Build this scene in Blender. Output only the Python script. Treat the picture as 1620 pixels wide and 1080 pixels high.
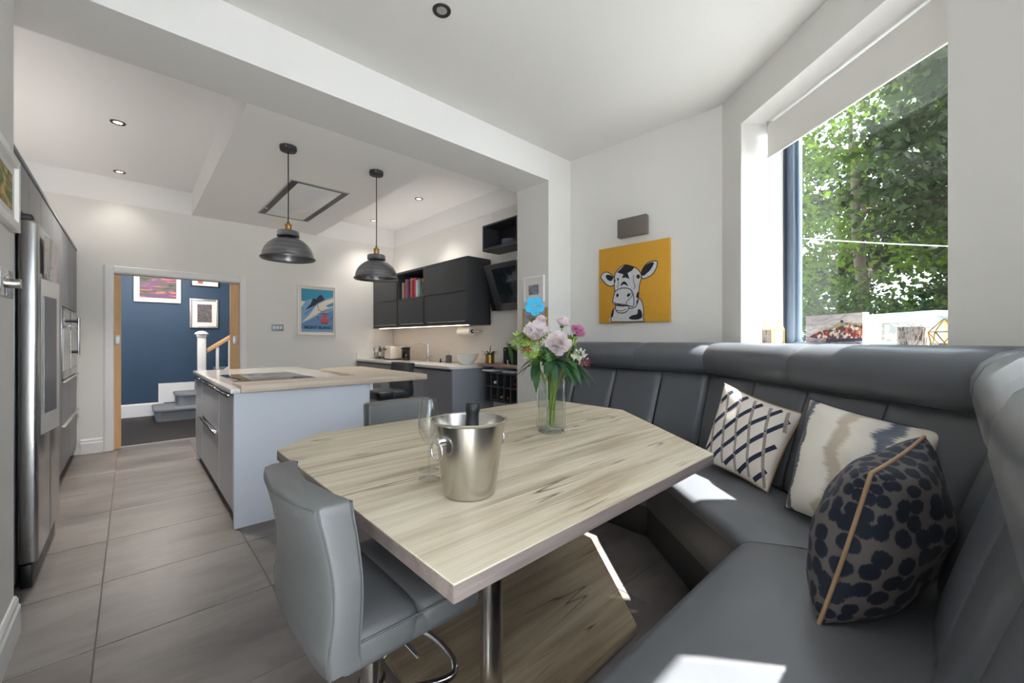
import bpy, bmesh, math, random
from mathutils import Vector, Matrix
random.seed(11)
for o in list(bpy.data.objects): bpy.data.objects.remove(o)
SC = bpy.context.scene
COL = SC.collection
# ------------------------------------------------------------------ camera
FPX, Y0, HC, VA = 650.0, 537.0, 1.25, 207.0
YAW = math.atan((810-VA)/FPX)
FW = Vector((math.sin(YAW), math.cos(YAW))); RT = Vector((math.cos(YAW), -math.sin(YAW)))
cd = bpy.data.cameras.new('camera'); cam = bpy.data.objects.new('camera', cd); COL.objects.link(cam)
cd.sensor_width = 36; cd.lens = 36*FPX/1620; cd.shift_y = -(540-Y0)/1620; cd.clip_start = 0.02
cam.location = (0, 0, HC); cam.rotation_euler = (math.pi/2, 0, -YAW)
SC.camera = cam
# ------------------------------------------------------------------ world, sun, exposure
w = bpy.data.worlds.new('sky'); SC.world = w; w.use_nodes = True
wn = w.node_tree.nodes; wl = w.node_tree.links
bg = wn['Background']
sky = wn.new('ShaderNodeTexSky'); sky.sky_type = 'NISHITA'; sky.sun_disc = False
sky.sun_elevation = math.radians(58); sky.sun_rotation = math.radians(150); sky.air_density = 1.0; sky.dust_density = 2.5
whm = wn.new('ShaderNodeMix'); whm.data_type = 'RGBA'; whm.inputs[0].default_value = 0.8
whm.inputs[7].default_value = (3.9, 4.2, 4.7, 1)
wl.new(sky.outputs[0], whm.inputs[6]); wl.new(whm.outputs[2], bg.inputs[0]); bg.inputs[1].default_value = 1.0
SUN_T = Vector((-0.617, 0.787)).normalized(); SUN_TAN = 1.68
sd = bpy.data.lights.new('sun', 'SUN'); so = bpy.data.objects.new('sun', sd); COL.objects.link(so)
sd.energy = 20; sd.angle = math.radians(0.6); sd.color = (1, .965, .92)
so.rotation_euler = Vector((SUN_T.x, SUN_T.y, -SUN_TAN)).to_track_quat('-Z', 'Y').to_euler(); so.location = (4, -4, 8)
vs = SC.view_settings
SC.display_settings.display_device = 'sRGB'
vs.view_transform = 'Standard'; vs.look = 'None'; vs.exposure = 0.86; vs.gamma = 1; vs.use_curve_mapping = False
try:
    SC.cycles.use_denoising = True; SC.cycles.max_bounces = 8; SC.cycles.diffuse_bounces = 5
    SC.cycles.transparent_max_bounces = 12; SC.cycles.sample_clamp_indirect = 8
except Exception: pass
# ------------------------------------------------------------------ measuring helpers (photo pixel -> place)
def ray(x): return FW + RT*((x-810)/FPX)
def onY(x, y, Y):
    r = ray(x); Z = Y/r.y; return Vector((Z*r.x, Y, HC-(y-Y0)/FPX*Z))
def onX(x, y, X):
    r = ray(x); Z = X/r.x; return Vector((X, Z*r.y, HC-(y-Y0)/FPX*Z))
def atH(x, y, h):
    Z = FPX*(HC-h)/(y-Y0); p = ray(x)*Z; return Vector((p.x, p.y, h))
def atZ(x, y, Z):
    p = ray(x)*Z; return Vector((p.x, p.y, HC-(y-Y0)/FPX*Z))
# ------------------------------------------------------------------ object helpers
OFF = {}
def link(o, parent=None, off=None):
    COL.objects.link(o)
    if parent: o.parent = parent
    OFF[o] = Vector(off) if off is not None else (OFF[parent].copy() if parent else Vector((0, 0, 0)))
    return o
def tag(o, label=None, cat=None, group=None, kind=None):
    if label: o['label'] = label
    if cat: o['category'] = cat
    if group: o['group'] = group
    if kind: o['kind'] = kind
    return o
def thing(name, label, cat, loc=(0, 0, 0), group=None):
    o = bpy.data.objects.new(name, None); o.empty_display_size = .1
    link(o, None, loc); o.location = loc
    return tag(o, label, cat, group)
def mk(name, verts, faces, mat, parent=None, smooth=None, uv=None):
    off = OFF[parent] if parent else Vector((0, 0, 0))
    me = bpy.data.meshes.new(name)
    me.from_pydata([tuple(Vector(v)-off) for v in verts], [], faces)
    me.validate()
    if uv:
        ul = me.uv_layers.new(name='UVMap')
        for lp in me.loops: ul.data[lp.index].uv = uv[lp.vertex_index]
    bm = bmesh.new(); bm.from_mesh(me); bmesh.ops.recalc_face_normals(bm, faces=bm.faces); bm.to_mesh(me); bm.free()
    me.materials.append(MATS[mat] if isinstance(mat, str) else mat)
    if smooth is not None:
        for p in me.polygons: p.use_smooth = True
        me.set_sharp_from_angle(angle=math.radians(smooth))
    o = bpy.data.objects.new(name, me)
    return link(o, parent)
def fin(name, bm, mat, parent, smooth=None):
    off = OFF[parent] if parent else Vector((0, 0, 0))
    bmesh.ops.recalc_face_normals(bm, faces=bm.faces)
    if off.length: bmesh.ops.translate(bm, verts=bm.verts, vec=-off)
    me = bpy.data.meshes.new(name); bm.to_mesh(me); bm.free()
    me.materials.append(MATS[mat] if isinstance(mat, str) else mat)
    if smooth is not None:
        for p in me.polygons: p.use_smooth = True
        me.set_sharp_from_angle(angle=math.radians(smooth))
    return link(bpy.data.objects.new(name, me), parent)
def extr(name, pts, vec, mat, parent=None, bev=0, seg=2):
    """polygon of 3d points pushed along vec, edges bevelled"""
    bm = bmesh.new(); vec = Vector(vec)
    a = [bm.verts.new(p) for p in pts]; b = [bm.verts.new(Vector(p)+vec) for p in pts]
    bm.faces.new(a); bm.faces.new(b[::-1])
    n = len(pts)
    for i in range(n): bm.faces.new((a[i], a[(i+1) % n], b[(i+1) % n], b[i]))
    if bev: bmesh.ops.bevel(bm, geom=bm.edges[:], offset=bev, segments=seg, profile=.5, affect='EDGES')
    return fin(name, bm, mat, parent, 40 if bev else None)
def box(name, x0, x1, y0, y1, z0, z1, mat, parent=None, bev=0, seg=2):
    return extr(name, [(x0, y0, z0), (x1, y0, z0), (x1, y1, z0), (x0, y1, z0)], (0, 0, z1-z0), mat, parent, bev, seg)
def prism(name, poly, z0, z1, mat, parent=None, bev=0, seg=2):
    return extr(name, [(x, y, z0) for x, y in poly], (0, 0, z1-z0), mat, parent, bev, seg)
def loft(name, rings, mat, parent=None, cap=True, smooth=45, closed=True, loop=False):
    v = [p for r in rings for p in r]; n = len(rings[0]); f = []
    m = len(rings)
    for i in range(m if loop else m-1):
        j2 = (i+1) % m
        for j in range(n if closed else n-1):
            k = (j+1) % n; f.append((i*n+j, i*n+k, j2*n+k, j2*n+j))
    if cap and not loop:
        f.append(tuple(range(n))[::-1]); f.append(tuple((m-1)*n+j for j in range(n)))
    return mk(name, v, f, mat, parent, smooth)
def lathe(name, prof, c, mat, parent=None, seg=32, cap=False, smooth=40):
    c = Vector(c); rings = [[c+Vector((r*math.cos(2*math.pi*k/seg), r*math.sin(2*math.pi*k/seg), z)) for k in range(seg)] for r, z in prof]
    return loft(name, rings, mat, parent, cap, smooth)
def frame_at(t):
    t = t.normalized(); a = Vector((0, 0, 1)) if abs(t.z) < .9 else Vector((1, 0, 0))
    u = t.cross(a).normalized(); return u, t.cross(u).normalized()
def tube(name, pts, r, mat, parent=None, seg=8, loop=False, cap=True):
    pts = [Vector(p) for p in pts]; n = len(pts); rings = []
    rr = r if isinstance(r, (list, tuple)) else [r]*n
    pu = None
    for i, p in enumerate(pts):
        if loop: t = pts[(i+1) % n]-pts[i-1]
        else: t = pts[min(i+1, n-1)]-pts[max(i-1, 0)]
        t = t.normalized()
        if pu is None: u, v_ = frame_at(t)
        else:
            u = (pu-t*pu.dot(t)).normalized(); v_ = t.cross(u)
        pu = u
        rings.append([p+(u*math.cos(2*math.pi*k/seg)+v_*math.sin(2*math.pi*k/seg))*rr[i] for k in range(seg)])
    return loft(name, rings, mat, parent, cap and not loop, 50, True, loop)
def rod(name, a, b, r, mat, parent=None, seg=16):
    return tube(name, [a, b], r, mat, parent, seg)
def surf(name, fn, nu, nv, mat, parent=None, smooth=60, uvs=False):
    v = []; uv = []
    for i in range(nu+1):
        for j in range(nv+1):
            v.append(fn(i/nu, j/nv)); uv.append((i/nu, j/nv))
    f = [(i*(nv+1)+j, (i+1)*(nv+1)+j, (i+1)*(nv+1)+j+1, i*(nv+1)+j+1) for i in range(nu) for j in range(nv)]
    return mk(name, v, f, mat, parent, smooth, uv if uvs else None)
def flat(name, pts, mat, parent): return mk(name, pts, [tuple(range(len(pts)))], mat, parent)
def smoothpath(pts, n=8, closed=False):
    pts = [Vector(p) for p in pts]; out = []; m = len(pts)
    rng = range(m if closed else m-1)
    for i in rng:
        g = lambda k: pts[k % m] if closed else pts[max(0, min(m-1, k))]
        p0, p1, p2, p3 = g(i-1), g(i), g(i+1), g(i+2)
        for k in range(n):
            t = k/n
            out.append(.5*((2*p1)+(p2-p0)*t+(2*p0-5*p1+4*p2-p3)*t*t+(3*p1-p0-3*p2+p3)*t*t*t))
    if not closed: out.append(pts[-1])
    return out
# ------------------------------------------------------------------ materials
MATS = {}
def S(r, g, b):
    f = lambda c: (c/255/12.92) if c/255 <= .04045 else ((c/255+.055)/1.055)**2.4
    return (f(r), f(g), f(b), 1)
def nodes(name):
    m = bpy.data.materials.new(name); m.use_nodes = True; MATS[name] = m
    nt = m.node_tree; return m, nt, nt.nodes['Principled BSDF']
def M(name, col, rough=.5, metal=0, noise=None, bump=None, spec=.5, coord='Object', coat=0, stretch=(1, 1, 1)):
    m, nt, b = nodes(name); N = nt.nodes; L = nt.links
    b.inputs['Base Color'].default_value = col; b.inputs['Roughness'].default_value = rough
    b.inputs['Metallic'].default_value = metal; b.inputs['Specular IOR Level'].default_value = spec
    if coat: b.inputs['Coat Weight'].default_value = coat; b.inputs['Coat Roughness'].default_value = .1
    if noise or bump:
        tc = N.new('ShaderNodeTexCoord'); mp = N.new('ShaderNodeMapping'); mp.inputs['Scale'].default_value = stretch
        L.new(tc.outputs[coord], mp.inputs[0])
    if noise:
        t = N.new('ShaderNodeTexNoise'); t.inputs['Scale'].default_value = noise[0]; t.inputs['Detail'].default_value = 5
        L.new(mp.outputs[0], t.inputs['Vector'])
        r = N.new('ShaderNodeValToRGB'); a = noise[1]
        r.color_ramp.elements[0].position = .3; r.color_ramp.elements[1].position = .7
        r.color_ramp.elements[0].color = [c*(1-a) for c in col[:3]]+[1]
        r.color_ramp.elements[1].color = [min(1, c*(1+a)) for c in col[:3]]+[1]
        L.new(t.outputs[0], r.inputs[0]); L.new(r.outputs[0], b.inputs['Base Color'])
    if bump:
        t2 = N.new('ShaderNodeTexNoise'); t2.inputs['Scale'].default_value = bump[0]; t2.inputs['Detail'].default_value = 4
        L.new(mp.outputs[0], t2.inputs['Vector'])
        bp = N.new('ShaderNodeBump'); bp.inputs['Strength'].default_value = bump[1]; bp.inputs['Distance'].default_value = .002
        L.new(t2.outputs[0], bp.inputs['Height']); L.new(bp.outputs[0], b.inputs['Normal'])
    return m
def emis(name, col, s):
    m, nt, b = nodes(name); b.inputs['Base Color'].default_value = col
    b.inputs['Emission Color'].default_value = col; b.inputs['Emission Strength'].default_value = s
def wood(name, ramp, axis='X', scale=1.0, rough=.42, cracks=.5, crackcol=S(70, 58, 48)):
    m, nt, b = nodes(name); N = nt.nodes; L = nt.links
    tc = N.new('ShaderNodeTexCoord'); mp = N.new('ShaderNodeMapping')
    st = {'X': (.55, 7, 7), 'Y': (7, .55, 7), 'Z': (7, 7, .55)}[axis]
    mp.inputs['Scale'].default_value = [c*scale for c in st]; L.new(tc.outputs['Object'], mp.inputs[0])
    n1 = N.new('ShaderNodeTexNoise'); n1.inputs['Scale'].default_value = 2.2; n1.inputs['Detail'].default_value = 8; n1.inputs['Distortion'].default_value = .7
    L.new(mp.outputs[0], n1.inputs['Vector'])
    r = N.new('ShaderNodeValToRGB'); cr = r.color_ramp
    for i, (p, c) in enumerate(ramp):
        e = cr.elements[i] if i < 2 else cr.elements.new(p)
        e.position = p; e.color = c
    L.new(n1.outputs[0], r.inputs[0])
    mp2 = N.new('ShaderNodeMapping'); st2 = {'X': (2.5, 120, 120), 'Y': (120, 2.5, 120), 'Z': (120, 120, 2.5)}[axis]
    mp2.inputs['Scale'].default_value = [c*scale for c in st2]; L.new(tc.outputs['Object'], mp2.inputs[0])
    n2 = N.new('ShaderNodeTexNoise'); n2.inputs['Scale'].default_value = 1.5; n2.inputs['Detail'].default_value = 3
    L.new(mp2.outputs[0], n2.inputs['Vector'])
    mx = N.new('ShaderNodeMix'); mx.data_type = 'RGBA'; mx.blend_type = 'MULTIPLY'
    r2 = N.new('ShaderNodeValToRGB'); r2.color_ramp.elements[0].position = .35; r2.color_ramp.elements[0].color = (.84, .82, .80, 1)
    r2.color_ramp.elements[1].position = .6; r2.color_ramp.elements[1].color = (1, 1, 1, 1)
    L.new(n2.outputs[0], r2.inputs[0]); mx.inputs[0].default_value = .75
    L.new(r.outputs[0], mx.inputs[6]); L.new(r2.outputs[0], mx.inputs[7])
    # long drying cracks
    mp3 = N.new('ShaderNodeMapping'); st3 = {'X': (.42, 6.5, 6.5), 'Y': (6.5, .42, 6.5), 'Z': (6.5, 6.5, .42)}[axis]
    mp3.inputs['Scale'].default_value = [c*scale for c in st3]; L.new(tc.outputs['Object'], mp3.inputs[0])
    n3 = N.new('ShaderNodeTexNoise'); n3.inputs['Scale'].default_value = 1.1; n3.inputs['Detail'].default_value = 2.5; n3.inputs['Roughness'].default_value = .45
    L.new(mp3.outputs[0], n3.inputs['Vector'])
    r3 = N.new('ShaderNodeValToRGB'); e = r3.color_ramp.elements
    e[0].position = .494; e[0].color = (0, 0, 0, 1); e[1].position = .506; e[1].color = (0, 0, 0, 1)
    k = e.new(.5); k.color = (1, 1, 1, 1)
    L.new(n3.outputs[0], r3.inputs[0])
    n4 = N.new('ShaderNodeTexNoise'); n4.inputs['Scale'].default_value = 3.0*scale; L.new(tc.outputs['Object'], n4.inputs['Vector'])
    r4 = N.new('ShaderNodeValToRGB'); r4.color_ramp.elements[0].position = .47; r4.color_ramp.elements[1].position = .56
    L.new(n4.outputs[0], r4.inputs[0])
    mu = N.new('ShaderNodeMath'); mu.operation = 'MULTIPLY'; L.new(r3.outputs[0], mu.inputs[0]); L.new(r4.outputs[0], mu.inputs[1])
    mu2 = N.new('ShaderNodeMath'); mu2.operation = 'MULTIPLY'; mu2.inputs[1].default_value = cracks; L.new(mu.outputs[0], mu2.inputs[0])
    mx2 = N.new('ShaderNodeMix'); mx2.data_type = 'RGBA'; L.new(mu2.outputs[0], mx2.inputs[0])
    L.new(mx.outputs[2], mx2.inputs[6]); mx2.inputs[7].default_value = crackcol
    L.new(mx2.outputs[2], b.inputs['Base Color']); b.inputs['Roughness'].default_value = rough
    bp = N.new('ShaderNodeBump'); bp.inputs['Strength'].default_value = .12; bp.inputs['Distance'].default_value = .001
    L.new(n2.outputs[0], bp.inputs['Height']); L.new(bp.outputs[0], b.inputs['Normal'])
def glass(name, tint=(1, 1, 1, 1), refl=1.0, base=.03):
    """thin clear sheet: transparent with a fresnel gloss, lets lamp and sky light through"""
    m = bpy.data.materials.new(name); m.use_nodes = True; MATS[name] = m
    N = m.node_tree.nodes; L = m.node_tree.links; N.remove(N['Principled BSDF'])
    tr = N.new('ShaderNodeBsdfTransparent'); tr.inputs[0].default_value = tint
    gl = N.new('ShaderNodeBsdfGlossy'); gl.inputs['Roughness'].default_value = .015
    lw = N.new('ShaderNodeLayerWeight'); lw.inputs[0].default_value = .5
    pw = N.new('ShaderNodeMath'); pw.operation = 'POWER'; pw.inputs[1].default_value = 3.5; L.new(lw.outputs['Facing'], pw.inputs[0])
    mm = N.new('ShaderNodeMath'); mm.operation = 'MULTIPLY_ADD'; mm.inputs[1].default_value = refl; mm.inputs[2].default_value = base; mm.use_clamp = True
    L.new(pw.outputs[0], mm.inputs[0]); mx = N.new('ShaderNodeMixShader'); L.new(mm.outputs[0], mx.inputs[0])
    L.new(tr.outputs[0], mx.inputs[1]); L.new(gl.outputs[0], mx.inputs[2]); L.new(mx.outputs[0], N['Material Output'].inputs[0])
def print_mat(name, stops, scale=4, stretch=(1, 1, 1), vor=0, rough=.6, zmix=0, distort=2.0):
    """abstract painted print: noise bands through a colour ramp, optional cell blocks"""
    m, nt, b = nodes(name); N = nt.nodes; L = nt.links
    tc = N.new('ShaderNodeTexCoord'); mp = N.new('ShaderNodeMapping'); mp.inputs['Scale'].default_value = stretch
    L.new(tc.outputs['Object'], mp.inputs[0])
    n = N.new('ShaderNodeTexNoise'); n.inputs['Scale'].default_value = scale; n.inputs['Detail'].default_value = 6; n.inputs['Distortion'].default_value = distort
    L.new(mp.outputs[0], n.inputs['Vector']); src = n.outputs[0]
    if vor:
        v = N.new('ShaderNodeTexVoronoi'); v.inputs['Scale'].default_value = vor; L.new(mp.outputs[0], v.inputs['Vector'])
        sp = N.new('ShaderNodeSeparateColor'); L.new(v.outputs['Color'], sp.inputs[0])
        src = sp.outputs[0]
    r = N.new('ShaderNodeValToRGB'); cr = r.color_ramp
    if vor: cr.interpolation = 'CONSTANT'
    for i, (p, c) in enumerate(stops):
        e = cr.elements[i] if i < 2 else cr.elements.new(p)
        e.position = p; e.color = c
    L.new(src, r.inputs[0]); L.new(r.outputs[0], b.inputs['Base Color']); b.inputs['Roughness'].default_value = rough
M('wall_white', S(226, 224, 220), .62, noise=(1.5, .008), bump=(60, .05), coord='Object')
M('wall_cream', S(234, 232, 228), .62, noise=(1.5, .01), bump=(60, .05))
M('ceiling_white', S(244, 243, 242), .8, noise=(.9, .006))  # extra white, makes up in colour for the dimmer kitchen ceilings
M('trim_white', S(236, 236, 236), .4)
M('beam_white', S(228, 227, 226), .7)
M('blue_wall', S(40, 66, 92), .6, noise=(2.0, .1))
M('oak', S(214, 172, 124), .5, noise=(6, .08), stretch=(4, 4, .4))
wood('hall_boards', [(.25, S(30, 25, 23)), (.75, S(48, 41, 38))], 'X', 1.0, .55, .2, S(20, 16, 15))
M('grout', S(120, 116, 112), .8)
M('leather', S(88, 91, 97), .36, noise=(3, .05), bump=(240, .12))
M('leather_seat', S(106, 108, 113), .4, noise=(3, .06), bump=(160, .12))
M('stool_leather', S(106, 107, 108), .38, noise=(4, .06), bump=(220, .12))
M('stool_leather_dark', S(48, 57, 66), .36, noise=(4, .06), bump=(220, .12))
M('stitch', S(92, 95, 98), .6)
M('anthracite', S(58, 60, 65), .42)
M('anthracite_dark', S(34, 36, 40), .45)
M('bench_panel', S(92, 90, 90), .3)
M('kick_dark', S(48, 48, 50), .45)
M('unit_grey', S(112, 115, 121), .35)
M('base_grey', S(140, 142, 150), .4)
M('island_grey', S(218, 222, 232), .38)
M('island_door', S(176, 179, 186), .34)
M('quartz', S(236, 233, 229), .12, noise=(40, .02))
M('splash', S(232, 225, 219), .3)
M('steel', S(190, 190, 190), .26, 1, noise=(2, .05), stretch=(30, 30, 1))
M('steel_side', S(150, 153, 160), .38, .8, noise=(2, .06), stretch=(3, 3, 1))
M('brushed', S(196, 192, 186), .24, 1, bump=(30, .05), stretch=(1, 1, 60))
M('chrome', S(225, 225, 228), .07, 1)
M('silver_edge', S(205, 205, 205), .3, .7)
M('black', S(16, 16, 18), .35)
M('black_gloss', S(8, 8, 10), .05, coat=.6)
M('pewter', S(140, 142, 146), .3, .95, noise=(3, .3), stretch=(1, 1, 14))
M('brass', S(190, 150, 88), .28, 1)
M('bronze', S(62, 62, 64), .45, .6)
M('lamp_taupe', S(116, 108, 100), .5, .3)
M('canvas_side', S(178, 132, 40), .7)
M('canvas_yellow', S(206, 152, 44), .7, noise=(60, .04))
M('ink', S(24, 25, 36), .7)
M('newsprint', S(196, 196, 198), .7, noise=(90, .12))
M('newsprint_blush', S(222, 190, 176), .7)
M('paper_white', S(240, 238, 234), .6)
M('mat_white', S(232, 231, 230), .7)
M('frame_white', S(238, 236, 232), .45)
M('frame_silver', S(186, 184, 182), .3, .6, noise=(40, .3))
M('gold', S(198, 160, 62), .3, .9)
M('blind', S(232, 229, 224), .75, bump=(300, .05))
M('window_grey', S(104, 120, 138), .4)
M('window_dark', S(58, 64, 80), .4)
M('carpet', S(132, 136, 142), .95, noise=(120, .15), bump=(200, .5))
M('plug_white', S(240, 240, 240), .35)
M('pipe_gold', S(166, 136, 104), .6)
M('pipe_navy', S(28, 44, 66), .6)
M('leaf_green', S(62, 104, 48), .45, noise=(20, .2))
M('leaf_dark', S(44, 84, 48), .4, noise=(20, .2))
M('leaf_lime', S(142, 172, 78), .5, noise=(30, .2))
M('stem_green', S(138, 160, 72), .5, noise=(20, .2))
M('petal_yellow', S(226, 188, 96), .6)
M('petal_plum', S(106, 54, 62), .6)
M('petal_blue', S(48, 168, 212), .55)
M('leaf_rust', S(170, 84, 48), .6, noise=(20, .2))
M('terracotta_pink', S(206, 172, 156), .6)
M('bark', S(70, 58, 46), .9, noise=(6, .35), bump=(14, 1.0))
M("bounce_paving", S(222, 220, 217), .9, noise=(6, .3))  # near-white paving, lightened to bounce sunlight indoors
M('shed_blue', S(120, 136, 150), .6, noise=(4, .06))
M('shed_wood', S(170, 160, 134), .7, noise=(4, .1))
M('speaker_cloth', S(28, 32, 40), .8)
M('bottle_green', S(20, 34, 22), .12)
M('foil_red', S(128, 28, 36), .35, .3)
M('foil_gold', S(178, 158, 104), .35, .5)
M('foil_black', S(40, 42, 46), .42, .2, bump=(60, .3))
M('label_white', S(226, 226, 224), .5)
M('ceramic', S(236, 234, 230), .2)
M('toaster_white', S(236, 226, 214), .25)
M('soap_grey', S(96, 98, 104), .4)
M('plate_blue', S(170, 178, 194), .25, noise=(60, .3))
M('tv_frame', S(58, 58, 62), .3)
M('rubber', S(24, 24, 26), .7)
M('poster_teal', S(58, 150, 182), .6); M('poster_blue', S(128, 168, 206), .6); M('poster_mid', S(104, 146, 190), .6)
M('poster_cream', S(232, 222, 208), .6); M('poster_white', S(226, 232, 238), .6); M('poster_rock', S(46, 50, 74), .6)
M('poster_red', S(206, 92, 88), .6); M('poster_dark', S(44, 62, 82), .6)
wood('table_oak', [(.3, S(176, 161, 136)), (.44, S(206, 193, 168)), (.56, S(219, 208, 185)), (.72, S(227, 217, 197))], 'X', 1.0, .42, 1.0)
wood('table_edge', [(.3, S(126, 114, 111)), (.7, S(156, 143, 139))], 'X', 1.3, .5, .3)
wood('bar_oak', [(.28, S(208, 190, 168)), (.7, S(230, 216, 198))], 'X', 1.1, .4, .25)
wood('shelf_oak', [(.28, S(150, 126, 104)), (.7, S(186, 162, 138))], 'Y', 1.1, .4, .35)
wood('slab_oak', [(.28, S(128, 112, 92)), (.5, S(160, 144, 120)), (.72, S(178, 163, 140))], 'X', .8, .4, .9, S(50, 42, 36))
glass('pane', (.95, .97, .965, 1), .9, .035)
glass('clear_glass', (.985, .99, .99, 1), .75, .04)
glass('vase_glass', (.97, .985, .98, 1), .8, .05)
glass('water', (.975, .985, .965, 1), .4, .01)
m_, nt_, b_ = nodes('solid_glass'); b_.inputs['Transmission Weight'].default_value = 1; b_.inputs['Roughness'].default_value = 0; b_.inputs['IOR'].default_value = 1.48; b_.inputs['Base Color'].default_value = (.96, .985, .98, 1)
def frosted():
    m = bpy.data.materials.new('frosted'); m.use_nodes = True; MATS['frosted'] = m
    N = m.node_tree.nodes; L = m.node_tree.links; N.remove(N['Principled BSDF'])
    t = N.new('ShaderNodeBsdfTranslucent'); t.inputs[0].default_value = (.54, .56, .58, 1); d = N.new('ShaderNodeBsdfDiffuse'); d.inputs[0].default_value = (.8, .8, .8, 1)
    mx = N.new('ShaderNodeMixShader'); mx.inputs[0].default_value = .12; L.new(t.outputs[0], mx.inputs[1]); L.new(d.outputs[0], mx.inputs[2]); L.new(mx.outputs[0], N['Material Output'].inputs[0])
frosted()
emis('led_warm', (1, .74, .42, 1), 9)
emis('led_strip', (1, .80, .58, 1), 6)
emis('bulb_soft', (1, .93, .82, 1), .35)
print_mat('print_sunset', [(.3, S(28, 26, 44)), (.42, S(70, 96, 66)), (.48, S(120, 60, 96)), (.54, S(70, 70, 120)), (.62, S(214, 120, 60)), (.72, S(176, 52, 58))], 3.2, (1.2, 1, 7), distort=1.2)
print_mat('print_umbra', [(.3, S(30, 30, 38)), (.45, S(110, 110, 118)), (.55, S(60, 50, 66)), (.65, S(176, 150, 96)), (.75, S(140, 70, 66))], 6, (3, 1, 3))
print_mat('print_small', [(.3, S(60, 60, 84)), (.5, S(160, 160, 176)), (.62, S(60, 46, 46)), (.75, S(188, 128, 70))], 9, (1, 1, 4))
print_mat('print_garden', [(.3, S(52, 74, 44)), (.45, S(110, 132, 66)), (.56, S(180, 150, 110)), (.68, S(232, 186, 96)), (.8, S(120, 130, 150))], 6, (1, 1, 2))
print_mat('print_sky', [(.3, S(146, 150, 168)), (.5, S(186, 178, 176)), (.7, S(214, 206, 202))], 9, (1, 1, 5))
print_mat('print_water', [(.3, S(84, 92, 120)), (.45, S(150, 146, 152)), (.6, S(196, 186, 178)), (.8, S(60, 70, 110))], 10, (.8, .8, 6))
print_mat('print_town', [(0, S(126, 44, 42)), (.2, S(206, 196, 184)), (.42, S(92, 44, 46)), (.6, S(176, 92, 74)), (.74, S(62, 56, 66)), (.88, S(160, 160, 140))], 4, (1, 1, 1), vor=70)
print_mat('print_hill', [(.3, S(110, 116, 78)), (.5, S(170, 164, 120)), (.7, S(78, 70, 70))], 20)
print_mat('print_notes', [(.3, S(70, 66, 64)), (.38, S(222, 218, 214)), (.62, S(240, 237, 234)), (.7, S(170, 146, 130)), (.8, S(60, 60, 64))], 34, (1, 1, 1))
print_mat('tv_screen', [(.3, S(14, 20, 26)), (.55, S(26, 42, 50)), (.8, S(46, 52, 62))], 5, rough=.06)
print_mat('print_fern', [(.35, S(66, 56, 56)), (.5, S(206, 196, 190)), (.65, S(92, 80, 78))], 40, (1, 1, .35), rough=.5)
def tile_mat():
    m, nt, b = nodes('tile'); N = nt.nodes; L = nt.links
    g = N.new('ShaderNodeNewGeometry'); oi = N.new('ShaderNodeObjectInfo'); ad = N.new('ShaderNodeVectorMath'); ad.operation = 'ADD'
    sc = N.new('ShaderNodeVectorMath'); sc.operation = 'SCALE'; sc.inputs[3].default_value = 30
    cb = N.new('ShaderNodeCombineXYZ'); L.new(oi.outputs['Random'], cb.inputs[0]); L.new(oi.outputs['Random'], cb.inputs[2]); L.new(cb.outputs[0], sc.inputs[0])
    mp = N.new('ShaderNodeMapping'); mp.inputs['Scale'].default_value = (1.0, 2.6, 1); mp.inputs['Rotation'].default_value = (0, 0, .25)
    L.new(g.outputs['Position'], mp.inputs[0]); L.new(mp.outputs[0], ad.inputs[0]); L.new(sc.outputs[0], ad.inputs[1])
    n = N.new('ShaderNodeTexNoise'); n.inputs['Scale'].default_value = 1.6; n.inputs['Detail'].default_value = 9; n.inputs['Roughness'].default_value = .62; n.inputs['Distortion'].default_value = .4
    L.new(ad.outputs[0], n.inputs['Vector'])
    r = N.new('ShaderNodeValToRGB'); e = r.color_ramp.elements
    e[0].position = .28; e[0].color = S(96, 89, 86); e[1].position = .74; e[1].color = S(146, 139, 135)
    L.new(n.outputs[0], r.inputs[0]); L.new(r.outputs[0], b.inputs['Base Color'])
    r2 = N.new('ShaderNodeValToRGB'); r2.color_ramp.elements[0].color = (.3, .3, .3, 1); r2.color_ramp.elements[1].color = (.5, .5, .5, 1)
    L.new(n.outputs[0], r2.inputs[0]); L.new(r2.outputs[0], b.inputs['Roughness'])
tile_mat()
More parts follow.
